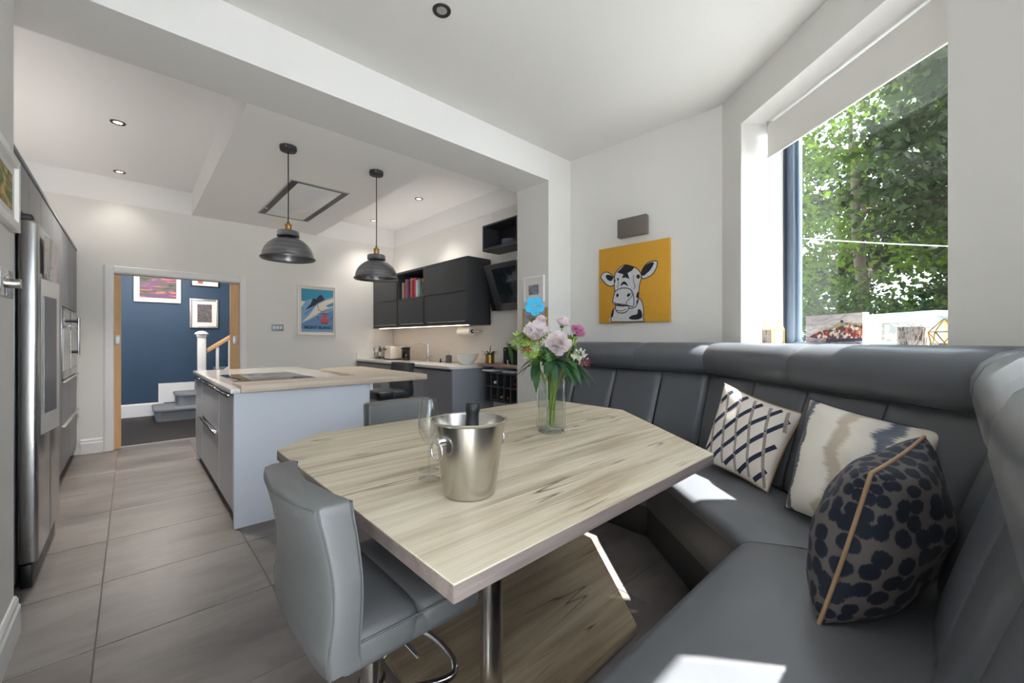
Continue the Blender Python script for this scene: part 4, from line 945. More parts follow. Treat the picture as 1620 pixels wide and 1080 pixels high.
# ---- hall pictures and stairs
HB = 8.995
def hall_pic(label, q, fwid, fmat, art, amat, dz=0):
    a = onY(q[0], q[1], HB); b = onY(q[2], q[3], HB)
    t = thing('picture_frame', label, 'picture', ((a.x+b.x)/2, HB, b.z), 'framed pictures')
    x0, x1, z1, z0 = a.x, b.x, a.z+dz, b.z
    for r_ in ((x0, x0+fwid, z0, z1), (x1-fwid, x1, z0, z1), (x0+fwid, x1-fwid, z0, z0+fwid), (x0+fwid, x1-fwid, z1-fwid, z1)): box('frame_bar', r_[0], r_[1], HB-.03, HB, r_[2], r_[3], fmat, t, .003)
    box('mount', x0+fwid, x1-fwid, HB-.014, HB, z0+fwid, z1-fwid, 'mat_white', t)
    a, b = onY(art[0], art[1], HB), onY(art[2], art[3], HB); box('artwork', a.x, b.x, HB-.016, HB-.014, b.z, a.z+dz, amat, t)
hall_pic('wide white framed sunset landscape high on the blue hall wall', (211.5, 437, 286, 480), .03, 'frame_white', (220.5, 438, 279, 473), 'print_sunset', .12)
hall_pic('silver framed print over the white newel post on the blue hall wall', (300, 472, 345, 519), .03, 'frame_silver', (312, 481, 335, 510), 'print_umbra')
hall_pic('dark framed picture cut off by the door head on the blue hall wall', (302, 440, 346, 455), .012, 'black', (313, 441, 321, 449), 'leaf_rust', .35)
st = thing('staircase', 'grey carpeted stairs rising to the right in the hall', 'stairs', (1.0, 8.6, 0))
def step(x0, y0, z0, z1, nm_='carpet_step'):
    pts = []
    x1, y1 = 2.9, 8.97
    pl = [(x1, y1), (x0, y1), (x0, y0+.09)]+[(x0+.09*(1-math.cos(a)), y0+.09-.09*math.sin(a)) for a in (math.radians(q) for q in (22, 45, 68, 90))]+[(x1, y0)]
    s_ = prism(nm_, pl, z0, z1-.05, 'carpet', st)
    pl2 = [(x, y-.03 if y < y1 else y) if x > x0+.02 else (x-.03, y-.01) for x, y in pl]
    prism('nosing', pl2, z1-.05, z1, 'carpet', s_, .02, 3)
step(.28, 8.2, 0, .19); step(.55, 8.42, .19, .385)
for k in range(2, 9): 
    x0 = .55+.26*(k-1); box('carpet_step', x0, min(x0+.27, 2.95), 8.42, 8.97, .385+.19*(k-2), .385+.19*(k-1), 'carpet', st, .01)
nw = thing('newel_post', 'white square newel post with a domed cap at the foot of the stairs', 'newel post', (.84, 8.3, 0))
zc = 1.36
box('post', .785, .895, 8.245, 8.355, .385 if False else .19, zc-.07, 'trim_white', nw, .006)
box('cap_collar', .775, .905, 8.235, 8.365, zc-.07, zc-.03, 'trim_white', nw, .008); lathe('cap_dome', [(.088, 0), (.094, .012), (.08, .035), (.045, .055), (0, .062)], (.84, 8.3, zc-.03), 'trim_white', nw, 20)
hr = thing('handrail', 'oak handrail with white spindles climbing from the newel post', 'handrail', (1.3, 8.3, .9))
extr('rail', [(.9, 8.27, 1.02), (.9, 8.33, 1.02), (.9, 8.33, 1.1), (.9, 8.27, 1.1)], (1.9, 0, 1.35), 'oak', hr, .012)
for k in range(7):
    x = 1.05+.17*k; box('spindle', x-.02, x+.02, 8.28, 8.32, .62+.72*(x-1.05), 1.02+.71*(x-.9), 'trim_white', hr, .003)
extr('string_board', [(.9, 8.26, .38), (.9, 8.34, .38), (.9, 8.34, .58), (.9, 8.26, .58)], (1.9, 0, 1.35), 'trim_white', hr)
hl = thing('hall_fill_lamp', 'added round lamp lighting the hall, out of sight above the door head', 'ceiling lamp', (.3, 7.7, 2.7))  # unseen lamp, added only to light the hall
lathe('lamp_disc', [(0, -.04), (.12, -.04), (.13, -.01), (.13, 0), (0, 0)], (.3, 7.7, 2.7), 'bulb_soft', hl, 24)
l = bpy.data.lights.new('hall_lamp_light', 'POINT'); l.energy = 45; l.shadow_soft_size = .12; l.color = (1, .94, .86); lo_ = bpy.data.objects.new('hall_lamp_light', l); link(lo_, hl); lo_.location = (0, 0, -.2)
# ================================================================== COW WALL
cwd = (CW1-CW0).normalized(); cwn = Vector((cwd.y, -cwd.x))   # towards the room
if cwn.x > 0: cwn = -cwn
def onC(x, y, off=0):
    r = ray(x); p0 = CW0+cwn*off
    Z = (p0.dot(cwn))/(r.dot(cwn)); p = r*Z
    return (p-CW0).dot(cwd), HC-(y-Y0)/FPX*Z
def C3(s, z, off): p = CW0+cwd*s+cwn*off; return Vector((p.x, p.y, z))
def cbox(name, s0, s1, z0, z1, o0, o1, mat, parent, bev=0):
    return extr(name, [C3(s0, z0, o0), C3(s1, z0, o0), C3(s1, z1, o0), C3(s0, z1, o0)], (cwn.x*(o1-o0), cwn.y*(o1-o0), 0), mat, parent, bev)
s0, z1 = onC(947.5, 394.5, .035); s1, _ = onC(1059, 376, .035); z0 = onC(947.5, 511.5, .035)[1]
cz0, cz1 = z0, (z1+onC(1059, 376, .035)[1])/2
t = thing('cow_canvas', 'square mustard yellow canvas with a black and white cow, above the bench', 'canvas', tuple(C3((s0+s1)/2, cz0, 0)))
cbox('stretched_canvas', s0, s1, cz0, cz1, .001, .035, 'canvas_yellow', t, .003)
def QC(u, v, k): return C3(s0+(s1-s0)*(u-.125)/.78, cz0+(cz1-cz0)*(1-(v-.16)/.78)*1.0, .0355+.0004*k)
# shapes are laid out in a unit square measured off the painting (u right, v down)
def rect(v_u): # correct the slight perspective of the measured points
    u, v = v_u; top = .16-.13*(u-.125)/.78; bot = .945-.015*(u-.125)/.78
    return (u-.125)/.78, 1-(v-top)/(bot-top)
def cow(name, pts, mat, k, sm=True):
    P = [rect((a/1080, b/1080)) for a, b in pts]
    P = [Vector((a, b, 0)) for a, b in P]
    if sm: P = smoothpath(P, 4, True)
    return mk(name, [C3(s0+(s1-s0)*p.x, cz0+(cz1-cz0)*max(.002, p.y), .0355+.0005*k) for p in P], [tuple(range(len(P)))], mat, t)
def cline(pts, wd, k=4):
    P = smoothpath([Vector((*rect((a/1080, b/1080)), 0)) for a, b in pts], 4); a_ = []; b_ = []
    for i, p in enumerate(P):
        tv = (P[min(i+1, len(P)-1)]-P[max(i-1, 0)]).normalized(); nn = Vector((-tv.y, tv.x, 0))*wd; a_.append(p+nn); b_.append(p-nn)
    n = len(P); vs_ = a_+b_
    mk('ink_line', [C3(s0+(s1-s0)*p.x, cz0+(cz1-cz0)*max(.002, p.y), .0355+.0005*k) for p in vs_], [(i, i+1, n+i+1, n+i) for i in range(n-1)], 'ink', t)
body = [(300, 1003), (300, 930), (335, 850), (430, 830), (560, 800), (640, 735), (680, 790), (695, 880), (688, 960), (676, 1003)]
head = [(340, 510), (350, 450), (400, 390), (470, 345), (560, 362), (620, 390), (660, 440), (668, 500), (650, 570), (640, 660), (632, 760), (600, 830), (520, 850), (400, 800), (345, 640)]
muz = [(318, 770), (330, 720), (355, 650), (430, 615), (520, 620), (565, 660), (582, 740), (572, 825), (470, 805), (380, 795), (335, 795)]
jaw = [(355, 800), (358, 860), (385, 895), (450, 902), (505, 875), (520, 825), (440, 815)]
earL = [(158, 490), (195, 440), (245, 428), (300, 455), (345, 510), (350, 560), (290, 592), (225, 560)]
earR = [(668, 470), (680, 400), (735, 330), (800, 303), (848, 312), (835, 390), (790, 460), (720, 500), (680, 503)]
for nm_, pts in (('body_shape', body), ('ear_shape', earL), ('ear_shape', earR), ('head_shape', head), ('jaw_shape', jaw), ('muzzle_shape', muz)):
    lay = {'body_shape': 0, 'ear_shape': 1, 'head_shape': 2, 'jaw_shape': 4, 'muzzle_shape': 5}[nm_]
    cow(nm_, pts, 'newsprint', lay); cline(pts+[pts[0]], .0055, lay+.5)
cow('ink_patch', [(375, 432), (465, 350), (500, 340), (590, 372), (560, 410), (505, 440), (530, 510), (480, 490), (435, 500), (455, 455)], 'ink', 3.2, False)
cow('ink_patch', [(418, 590), (440, 545), (480, 540), (512, 590), (480, 575), (455, 570)], 'ink', 3.2)
cow('ink_patch', [(228, 470), (275, 460), (325, 490), (300, 530), (250, 515)], 'ink', 2); cow('ink_patch', [(333, 520), (350, 510), (352, 548), (338, 545)], 'ink', 3.2)
cow('ink_patch', [(668, 460), (690, 390), (745, 332), (812, 322), (775, 400), (735, 440), (700, 470)], 'ink', 2)
cow('ink_patch', [(615, 680), (640, 655), (640, 720), (610, 725)], 'ink', 3.2); cow('ink_patch', [(612, 770), (632, 735), (634, 770), (610, 798)], 'ink', 3.2)
cow('ink_patch', [(297, 945), (310, 890), (336, 855), (322, 940)], 'ink', 1); cow('ink_patch', [(520, 965), (560, 930), (620, 915), (630, 862), (668, 880), (672, 960), (590, 982)], 'ink', 1)
cow('ink_eye', [(612, 470), (640, 455), (655, 485), (635, 508), (615, 495)], 'ink', 3.2); cow('ink_eye', [(375, 505), (390, 495), (398, 515), (382, 525)], 'ink', 3.2)
cow('ink_nostril', [(365, 690), (385, 675), (398, 695), (380, 720), (368, 710)], 'ink', 6.2); cow('ink_nostril', [(498, 695), (520, 675), (542, 685), (525, 712), (503, 712)], 'ink', 6.2)
cow('blush_spot', [(585, 535), (605, 520), (615, 545), (595, 555)], 'newsprint_blush', 3.2)
cline([(385, 515), (392, 560), (378, 615)], .004, 3.5); cline([(575, 460), (578, 540), (595, 590), (585, 630)], .004, 3.5)
cline([(545, 660), (565, 700), (520, 745), (490, 775), (500, 800)], .004, 6.5); cline([(330, 770), (360, 785)], .004, 6.5); cline([(365, 870), (430, 878), (485, 858)], .004, 5)
cline([(360, 818), (470, 822)], .006, 5)
# wall lamp
a = onC(977, 347, .07); b = onC(1022, 339, .07)
t = thing('wall_light', 'taupe metal box wall light above the cow canvas', 'wall light', tuple(C3((a[0]+b[0])/2, 1.95, 0)))
zt2 = (a[1]+b[1])/2; zb2 = onC(982, 376, .07)[1]
cbox('shade', a[0], b[0], zb2, zt2, .02, .075, 'lamp_taupe', t, .002); cbox('back_plate', a[0]+.03, b[0]-.03, zb2+.02, zt2-.02, .001, .02, 'lamp_taupe', t)
# ================================================================== CORNER BENCH
KC, KT = 1.138, 1.05
def VX(sec, s):
    """bench plan corners at depth s behind the seat front"""
    Xc = 2.35+KC*s; n = .965+s; Yt = .55-KT*s
    if sec == 0: return Vector((Xc, 2.67))
    if sec == 1: return Vector((Xc, (NV.x*Xc-n)/-NV.y))
    if sec == 2: return Vector(((n+(-NV.y)*Yt)/NV.x, Yt))
    return Vector((.30, Yt))
def BP(sec, t, s, h):
    p = VX(sec, s).lerp(VX(sec+1, s), t); return Vector((p.x, p.y, h))
bn = thing('corner_bench', 'dark grey leather corner bench wrapping the table, with a rolled headrest', 'bench', (2.2, .8, 0))
names = ('cow side', 'window side', 'near side')
for sec in range(3):
    for nm_, s0_, z0_, z1_, m_, s1_ in (('plinth', .042, 0, .193, 'kick_dark', .5), ('front_panel', .034, .195, .425, 'bench_panel', .5)):
        e = .0
        loft(nm_, [[BP(sec, t_, s0_, z0_), BP(sec, t_, s0_, z1_), BP(sec, t_, s1_, z1_), BP(sec, t_, s1_, z0_)] for t_ in (0, 1)], m_, bn, True, None)
    # seat cushion
    prof = [(.03, .427), (-.002, .437), (-.008, .462), (.004, .487), (.03, .499), (.14, .508), (.3, .508), (.44, .5), (.5, .495), (.5, .427)]
    rings = []
    for i in range(13):
        t_ = i/12; ed = min(1, min(t_, 1-t_)*14); sh = .004*(1-ed)
        rings.append([BP(sec, .003+.994*t_, s_+(sh if k < 3 else 0), h_-(.01*(1-ed)**2 if h_ > .48 else 0)) for k, (s_, h_) in enumerate(prof)])
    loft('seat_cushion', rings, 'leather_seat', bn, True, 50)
# backrest channels
def channel(sec, t0, t1):
    def fn(u, v):
        edge = (1-abs(2*u-1)**(6 if sec < 2 else 3.2))*(1-(2*v-1)**8)
        s = .488+.142*v**1.15; b_ = (.030 if sec < 2 else .042)*max(0, edge)**.5
        uu = t0+(t1-t0)*(.006+.988*u)
        return BP(sec, uu, s-b_+.03, .49+.53*v)
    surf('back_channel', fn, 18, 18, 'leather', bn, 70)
    if t0 > .01: tube('channel_seam', [BP(sec, t0, .488+.142*(q/8)**1.15+.024, .5+.5*q/8) for q in range(9)], .0035, 'anthracite_dark', bn, 6)
def tof(sec, px_list, s, h): # split positions from seams seen in the photo
    out = []
    for x in px_list:
        r = ray(x); a, b = VX(sec, s), VX(sec+1, s); dd = b-a
        # solve a + dd*t parallel to r
        t_ = -(a.x*r.y-a.y*r.x)/(dd.x*r.y-dd.y*r.x); out.append(t_)
    return out
s_m = .57
ts = [0]+tof(0, (905, 965, 1037), s_m, .9)+[1]; ts = sorted(x for x in ts if -.01 <= x <= 1.01)
if ts[1] > .34: ts.insert(1, ts[1]/2)
for a, b in zip(ts[:-1], ts[1:]): channel(0, a, b)
ts = [0]+tof(1, (1178, 1254, 1368), s_m, .9)+[1]
for a, b in zip(ts[:-1], ts[1:]): channel(1, a, b)
ts = [0, .2, .4, .6, .8, 1]
for a, b in zip(ts[:-1], ts[1:]): channel(2, a, b)
for sec in range(3):
    loft('back_support', [[BP(sec, t_, .515, .5), BP(sec, t_, .66, 1.0), BP(sec, t_, .835, 1.0), BP(sec, t_, .835, .43), BP(sec, t_, .515, .43)] for t_ in (.001, .999)], 'anthracite_dark', bn, True, None)
hp = [(.645, 1.003), (.6, 1.012), (.568, 1.045), (.553, 1.09), (.556, 1.135), (.575, 1.178), (.61, 1.21), (.655, 1.225), (.72, 1.229), (.845, 1.222), (.845, 1.003)]
def head_seg(sec, t0, t1):
    rings = []
    for i in range(13):
        u = i/12; e = max(0, 1-min(u, 1-u)*26); t_ = t0+(t1-t0)*(.0012+.9976*u)
        rings.append([BP(sec, t_, s_+(.012*e*e if s_ < .7 else 0), h_-(.009*e*e if h_ > 1.17 else 0)) for s_, h_ in hp])
    loft('headrest_roll', rings, 'leather', bn, True, 50)
for sec, px_ in ((0, (1000,)), (1, (1242,))):
    tt = [0]+tof(sec, px_, .56, 1.1)+[1]
    for a, b in zip(tt[:-1], tt[1:]): head_seg(sec, a, b)
for a, b in ((0, .16), (.16, .62), (.62, 1)): head_seg(2, a, b)
for sec in range(3):
    tube('headrest_seam', [BP(sec, t_/10, .612, 1.004) for t_ in range(11)], .004, 'stitch' if False else 'anthracite', bn, 6)
extr('end_panel', [(.283, y, z) for y, z in ((.52, 0), (.54, .43), (.06, .52), (-.1, 1.0), (-.05, 1.1), (-.12, 1.2), (-.32, 1.2), (-.34, 0))], (.015, 0, 0), 'leather', bn, .004)
# ================================================================== TABLE
TT = .78
tp = [(.455, .655), (1.76, .675), (2.415, 1.514), (2.415, 2.19), (.68, 2.175), (.455, 1.96)]
tb = thing('dining_table', 'large angular oak-effect dining table with cut corners on steel columns', 'table', (1.4, 1.4, 0))
prism('table_top', tp, TT-.004, TT, 'table_oak', tb, .001, 1)
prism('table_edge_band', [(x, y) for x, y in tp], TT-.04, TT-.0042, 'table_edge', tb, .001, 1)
bp_ = [(.71, .9), (1.553, .905), (2.03, 1.49), (2.03, 1.96), (.71, 1.95)]
prism('base_slab', bp_, .018, .058, 'slab_oak', tb, .001, 1)
prism('base_plinth', [(.76, .95), (1.53, .955), (1.98, 1.5), (1.98, 1.91), (.76, 1.9)], .0, .018, 'kick_dark', tb)
for x, y in ((.885, 1.055), (1.93, 1.8)):
    rod('steel_column', (x, y, .058), (x, y, TT-.04), .038, 'brushed', tb, 36)
    lathe('column_collar', [(.046, 0), (.046, .012), (.04, .014), (.0385, .014), (.0385, 0)], (x, y, .058), 'brushed', tb, 36)
# ================================================================== STOOLS
def stool(label, loc, rot, zs, leather, grp='gas-lift leather bar stools'):
    """faces local +x; zs = seat top height"""
    t = thing('bar_stool', label, 'stool', (0, 0, 0), grp)
    bt = zs+.295
    # seat: two pads
    def pad(x0, x1, zt0, zt1):
        rings = []
        def ring(f, z, cx, hx, hy):
            out = []
            for k in range(36):
                a = 2*math.pi*k/36; c_, s_ = math.cos(a), math.sin(a); e = .32
                out.append(Vector((cx+hx*f*math.copysign(abs(c_)**e, c_), hy*f*math.copysign(abs(s_)**e, s_), z)))
            return out
        cx, hx, hy = (x0+x1)/2, (x1-x0)/2, .215
        for f, z in ((.86, zs-.085), (.97, zs-.078), (1, zs-.06), (1, zs-.03), (.975, zs-.012), (.9, zs-.002), (.6, zs+.004), (.2, zs+.005)): rings.append(ring(f, z, cx, hx, hy))
        return rings
    loft('seat_pad', pad(-.17, .04, 0, 0), leather, t, True, 60)
    loft('seat_pad', pad(.026, .225, 0, 0), leather, t, True, 60)
    box('seat_shell', -.16, .218, -.208, .208, zs-.088, zs-.03, leather, t, .02, 3)
    for sy in (-1, 1): tube('seat_seam', [(-.15, sy*.212, zs-.016), (.0, sy*.2145, zs-.016), (.2, sy*.212, zs-.016)], .0028, 'stitch', t, 5)
    # backrest shell
    rings = []; H0 = zs-.075
    prof = [(0, -.19, .06, .2), (.02, -.2, .078, .212), (.15, -.208, .076, .217), (.35, -.204, .072, .219), (.55, -.208, .072, .217), (.75, -.224, .076, .213), (.9, -.24, .08, .21), (.985, -.247, .082, .207), (1.0, -.243, .074, .2)]
    for v, xr, th, hw in prof:
        z = H0+(bt-H0)*v; ring = []
        for k in range(40):
            a = 2*math.pi*k/40; c_, s_ = math.cos(a), math.sin(a); e = .2
            y = hw*math.copysign(abs(s_)**e, s_); x = xr+th/2+th/2*math.copysign(abs(c_)**e, c_)
            x += .035*(y/hw)**2*(.3+.7*v)-.012*math.cos(y/hw*math.pi)*(v > .5)*0
            ring.append(Vector((x, y, z)))
        rings.append(ring)
    bk = loft('backrest', rings, leather, t, True, 50)
    for sx in (0, 1):
        pts = []
        for q in range(-10, 11):
            y = .2*q/10; xr = -.245+(.078 if sx else 0); pts.append((xr+.035*(y/.205)**2, y, bt-.006))
        tube('top_seam', pts, .0026, 'stitch', bk, 5)
    for sy in (-1, 1):
        for sx in (0, 1):
            pts = []
            for v, xr, th, hw in prof[1:-1]: pts.append((xr+(.006 if sx == 0 else th-.006)+.035*(.3+.7*v), sy*(hw-.001), H0+(bt-H0)*v))
            tube('side_seam', smoothpath(pts, 3), .0024, 'stitch', bk, 5)
    for v in (.42, .7):
        xr = -.14 if v < .5 else -.155
        tube('quilt_seam', [(xr+.035*(q/10)**2*(.3+.7*v)-(.0 if v < .5 else -.004), .205*q/10, H0+(bt-H0)*v) for q in range(-9, 10)], .003, 'anthracite', bk, 5)
    # steel works
    lathe('base_disc', [(0, 0), (.2, 0), (.205, .006), (.19, .014), (.06, .028), (.045, .05), (0, .05)], (0, 0, 0), 'chrome', t, 44)
    rod('column', (0, 0, .04), (0, 0, zs-.2), .03, 'brushed', t, 28); rod('piston', (0, 0, zs-.22), (0, 0, zs-.1), .02, 'chrome', t, 20)
    box('seat_plate', -.1, .1, -.1, .1, zs-.1, zs-.083, 'black', t, .004)
    zf = .3
    fr_ = tube('footrest', smoothpath([(.02, -.05, zf), (.16, -.12, zf), (.21, -.09, zf), (.225, 0, zf), (.21, .09, zf), (.16, .12, zf), (.02, .05, zf)], 6), .011, 'chrome', t, 10)
    lathe('footrest_collar', [(.031, -.02), (.037, -.02), (.037, .02), (.031, .02)], (0, 0, zf), 'chrome', fr_, 24)
    tube('lift_lever', [(0, -.03, zs-.115), (.02, -.16, zs-.12), (.03, -.2, zs-.135)], .006, 'chrome', t, 8)
    t.location = loc; t.rotation_euler = (0, 0, rot)
stool('grey leather bar stool in the foreground, its curved back turned to the camera', (.485, 1.088, 0), 0, .61, 'stool_leather')
stool('grey leather bar stool on the far side of the table, only its back showing', (1.20, 2.13+.0, 0), -math.pi/2, .585, 'stool_leather')
stool('dark blue-grey leather bar stool tucked under the oak breakfast bar', (2.105, 4.29, 0), math.pi, .695, 'stool_leather_dark')
# ================================================================== THINGS ON THE TABLE
bc = atH(743, 779, TT); bx, by = bc.x, bc.y
t = thing('champagne_bucket', 'brushed steel champagne bucket with ring handles on the table', 'bucket', (bx, by, TT))
lathe('pail', [(0, .001), (.074, .001), (.078, .004), (.079, .01), (.108, .218), (.115, .222), (.1165, .226), (.114, .229), (.108, .226), (.105, .218), (.076, .01), (0, .008)], (bx, by, TT), 'brushed', t, 64)
for sg in (-1, 1):
    hd = (RT*-.68+FW*-.72)*sg; hd = Vector((hd.x, hd.y, 0)).normalized()
    pb = Vector((bx, by, TT+.175))+hd*.102
    kn = tube('ring_mount', [pb-hd*.004, pb+hd*.012, pb+hd*.02], [.016, .014, .009], 'chrome', t, 14)
    cc = pb+hd*.019-Vector((0, 0, .024)); sd_ = hd.cross(Vector((0, 0, 1)))
    tube('ring_handle', [cc+(sd_*math.cos(a)+Vector((0, 0, 1))*math.sin(a)+hd*.1)*.026 for a in [k*2*math.pi/24 for k in range(24)]], .0032, 'chrome', kn, 8, True)
bt_ = thing('champagne_bottle', 'champagne bottle with dark foil neck standing in the bucket', 'bottle', (bx, by, TT+.01))
tip = atZ(748, 636, (Vector((bx, by)).dot(FW))+.01); base = Vector((bx+.0, by, TT+.01)); ax = (tip-base); Lb = ax.length; ax.normalize()
u_, v_ = frame_at(ax)
def bring(l, r): return [base+ax*l+(u_*math.cos(2*math.pi*k/28)+v_*math.sin(2*math.pi*k/28))*r for k in range(28)]
loft('bottle_glass', [bring(0, .036), bring(.01, .041), bring(Lb*.5, .041), bring(Lb*.62, .034), bring(Lb*.72, .022), bring(Lb*.8, .0185)], 'bottle_green', bt_, True, 40)
loft('foil_neck', [bring(Lb*.66, .03), bring(Lb*.74, .0215), bring(Lb*.86, .0195), bring(Lb*.9, .0215), bring(Lb*.915, .0225), bring(Lb*.975, .0215), bring(Lb*.995, .018), bring(Lb, .008)], 'foil_black', bt_, True, 40)
def flute(x, y, label):
    t = thing('champagne_glass', label, 'glass', (x, y, TT), 'champagne glasses')
    hgt = .25
    lathe('foot', [(0, .001), (.036, .001), (.037, .002), (.036, .0032), (.012, .006), (.005, .012), (0, .014)], (x, y, TT), 'clear_glass', t, 40)
    lathe('stem', [(.0045, .01), (.0036, .05), (.0036, .095), (.006, .108)], (x, y, TT), 'clear_glass', t, 16)
    lathe('bowl', [(.001, .104), (.008, .112), (.02, .132), (.034, .16), (.0375, .178), (.036, .2), (.029, .24), (.026, .256), (.025, .256), (.028, .24), (.0345, .2), (.036, .178), (.0325, .161), (.018, .134), (.001, .11)], (x, y, TT), 'clear_glass', t, 40)
g1 = atH(679, 758, TT); g2 = atH(678.5, 743.5, TT)
flute(g1.x, g1.y, 'clear champagne glass nearer the steel bucket, front of the pair')
flute(g2.x, g2.y, 'clear champagne glass standing behind the other one')
# vase
vc = atH(871.5, 683, TT); vx, vy = vc.x, vc.y; ph = math.radians(25); hv = .0525
uu = (RT*math.cos(ph)+FW*math.sin(ph)); vv = Vector((-uu.y, uu.x))
def VQ(a, b): p = Vector((vx, vy))+uu*a+vv*b; return (p.x, p.y)
def sq(h): return [VQ(-h, -h), VQ(h, -h), VQ(h, h), VQ(-h, h)]
vh = .27
t = thing('glass_vase', 'square clear glass vase of water holding the flowers', 'vase', (vx, vy, TT))
prism('thick_base', sq(hv), TT, TT+.02, 'solid_glass', t, .003)
for q in sq(hv-.0035): prism('corner_edge', [(q[0]+a_*.004, q[1]+b_*.004) for a_, b_ in ((-1, -1), (1, -1), (1, 1), (-1, 1))], TT+.02, TT+vh, 'solid_glass', t)
for k in range(4):
    a, b = sq(hv)[k], sq(hv)[(k+1) % 4]; a2, b2 = sq(hv-.005)[k], sq(hv-.005)[(k+1) % 4]
    prism('glass_wall', [a, b, b2, a2], TT+.02, TT+vh, 'vase_glass', t)
prism('water', sq(hv-.0055), TT+.0205, TT+.17, 'water', t)
ZV = Vector((vx, vy)).dot(FW)
rf = random.Random(21)
def petal(name, c, n, ang, ln, wd, curl, mat, parent, lift=.0):
    """cupped petal leaving centre c, n axis of the bloom"""
    u, w_ = frame_at(n); d_ = u*math.cos(ang)+w_*math.sin(ang); sdv = n.cross(d_); v = []; f = []
    NS = 4
    for i in range(NS+1):
        s = i/NS; pr = math.sin(curl*s); up = 1-math.cos(curl*s)
        p = c+d_*(ln*pr/max(curl, .01)*1.0)+n*(ln*up/max(curl, .01)+lift)
        ww = wd*.5*(math.sin(math.pi*(.12+.74*s))**.7)
        ru = .12*ww*math.sin(7*s+ang*5)
        v += [p+sdv*ww+n*(ww*.35), p+n*ru, p-sdv*ww+n*(ww*.35)]
    for i in range(NS):
        a = i*3; f += [(a, a+1, a+4, a+3), (a+1, a+2, a+5, a+4)]
    return name, v, f, mat, parent
def add_petal(*a, **k):
    nm_, v, f, m_, p = petal(*a, **k); return mk(nm_, v, f, m_, p, 70)
def bloom(label, x, y, dz, r, nrm, mats, name='peony', inner=210, guard=8, group='peonies in the vase'):
    c = atZ(x, y, ZV+dz); n = (-Vector((FW.x, FW.y, 0))*nrm[0]+Vector((RT.x, RT.y, 0))*nrm[1]+Vector((0, 0, nrm[2]))).normalized()
    rr = r*(ZV+dz)/FPX
    t = thing(name, label, 'flower', tuple(c), group)
    foot = Vector((vx+rf.uniform(-.022, .022), vy+rf.uniform(-.022, .022), TT+.03+rf.uniform(0, .03)))
    neck = Vector((vx+(c.x-vx)*.25, vy+(c.y-vy)*.25, TT+.24))
    cb_ = c-n*rr*.45
    tube('stem', smoothpath([foot, (foot+neck)/2+Vector((rf.uniform(-.006, .006), rf.uniform(-.006, .006), 0)), neck, cb_], 5), .0035, 'stem_green', t, 7)
    for k in range(guard):
        add_petal('petal', cb_, n, k*2*math.pi/guard+.2*(k % 2), rr*1.25, rr*.85, .95+.25*(k % 2), mats[0], t)
    V = []; F = []
    for k in range(inner):
        ct = 1-1.12*(k+.5)/inner; st_ = math.sqrt(max(0, 1-ct*ct)); a_ = k*2.399963
        u, w_ = frame_at(n); d_ = (u*math.cos(a_)+w_*math.sin(a_))*st_+n*ct
        d_ = (d_+Vector((rf.gauss(0, .14), rf.gauss(0, .14), rf.gauss(0, .14)))).normalized()
        out = (d_+n*.25).normalized(); sd1 = out.cross(n if abs(out.dot(n)) < .95 else u).normalized()
        tw = rf.uniform(-.7, .7); sd1 = (sd1*math.cos(tw)+out.cross(sd1)*math.sin(tw)).normalized(); nn = sd1.cross(out)
        p0 = cb_+n*rr*.35+d_*rr*.3; L1 = rr*rf.uniform(.42, .66); W1 = rr*rf.uniform(.17, .28); b0 = len(V)
        for i in range(4):
            s = i/3; pc = p0+out*(L1*s)+nn*(L1*.3*s*s); wv = W1*(.35+.9*s-.35*s*s)
            for j in range(5):
                q = j/2-1; V.append(pc+sd1*(wv*q*.5)+nn*(.3*wv*abs(q)+.1*W1*math.sin(4*q+k)*s)-out*(.12*L1*(q*q)*s)+out*(rf.uniform(-.04, .06)*L1 if i == 3 else 0))
        F += [(b0+i*5+j, b0+i*5+j+1, b0+i*5+5+j+1, b0+i*5+5+j) for i in range(3) for j in range(4)]
    o = mk('ruffled_petals', V, F, mats[1], t, 70); o['kind'] = 'stuff'
    if len(mats) > 2:
        V = []; F = []
        for k in range(14):
            _, v, f, _, _ = petal('', cb_+n*rr*.95, n, k*2.399, rr*.16, rr*.07, 1.6, None, None); b0 = len(V); V += v; F += [tuple(i+b0 for i in q) for q in f]
        o = mk('stamens', V, F, mats[2], t, 70); o['kind'] = 'stuff'
    lathe('calyx', [(0, -.01), (rr*.22, -.004), (rr*.3, .004)], cb_-n*.004, 'leaf_green', t, 10)
    return t
bloom('large white-pink peony facing forward at the middle of the bouquet', 883, 543, -.05, 20, (1, .05, .35), ('petal_blush', 'petal_white', 'petal_yellow'))
bloom('large creamy white peony at the upper left of the bouquet', 849, 523, .0, 20, (.8, -.25, .7), ('petal_blush', 'petal_white', 'petal_yellow'))
bloom('half-open deep pink peony at the right of the bouquet', 914, 524, .0, 13.5, (.4, .5, .8), ('petal_pink', 'petal_pink'), inner=120)
bloom('pale pink peony seen from the side at the top of the bouquet', 891, 510, .06, 13, (.1, .3, 1), ('petal_blush', 'petal_blush'), inner=120)
bloom('small lilac-pink bud above the creamy peony', 857, 505, .04, 9, (.5, 0, .9), ('petal_blush', 'petal_blush'), inner=70, guard=6)
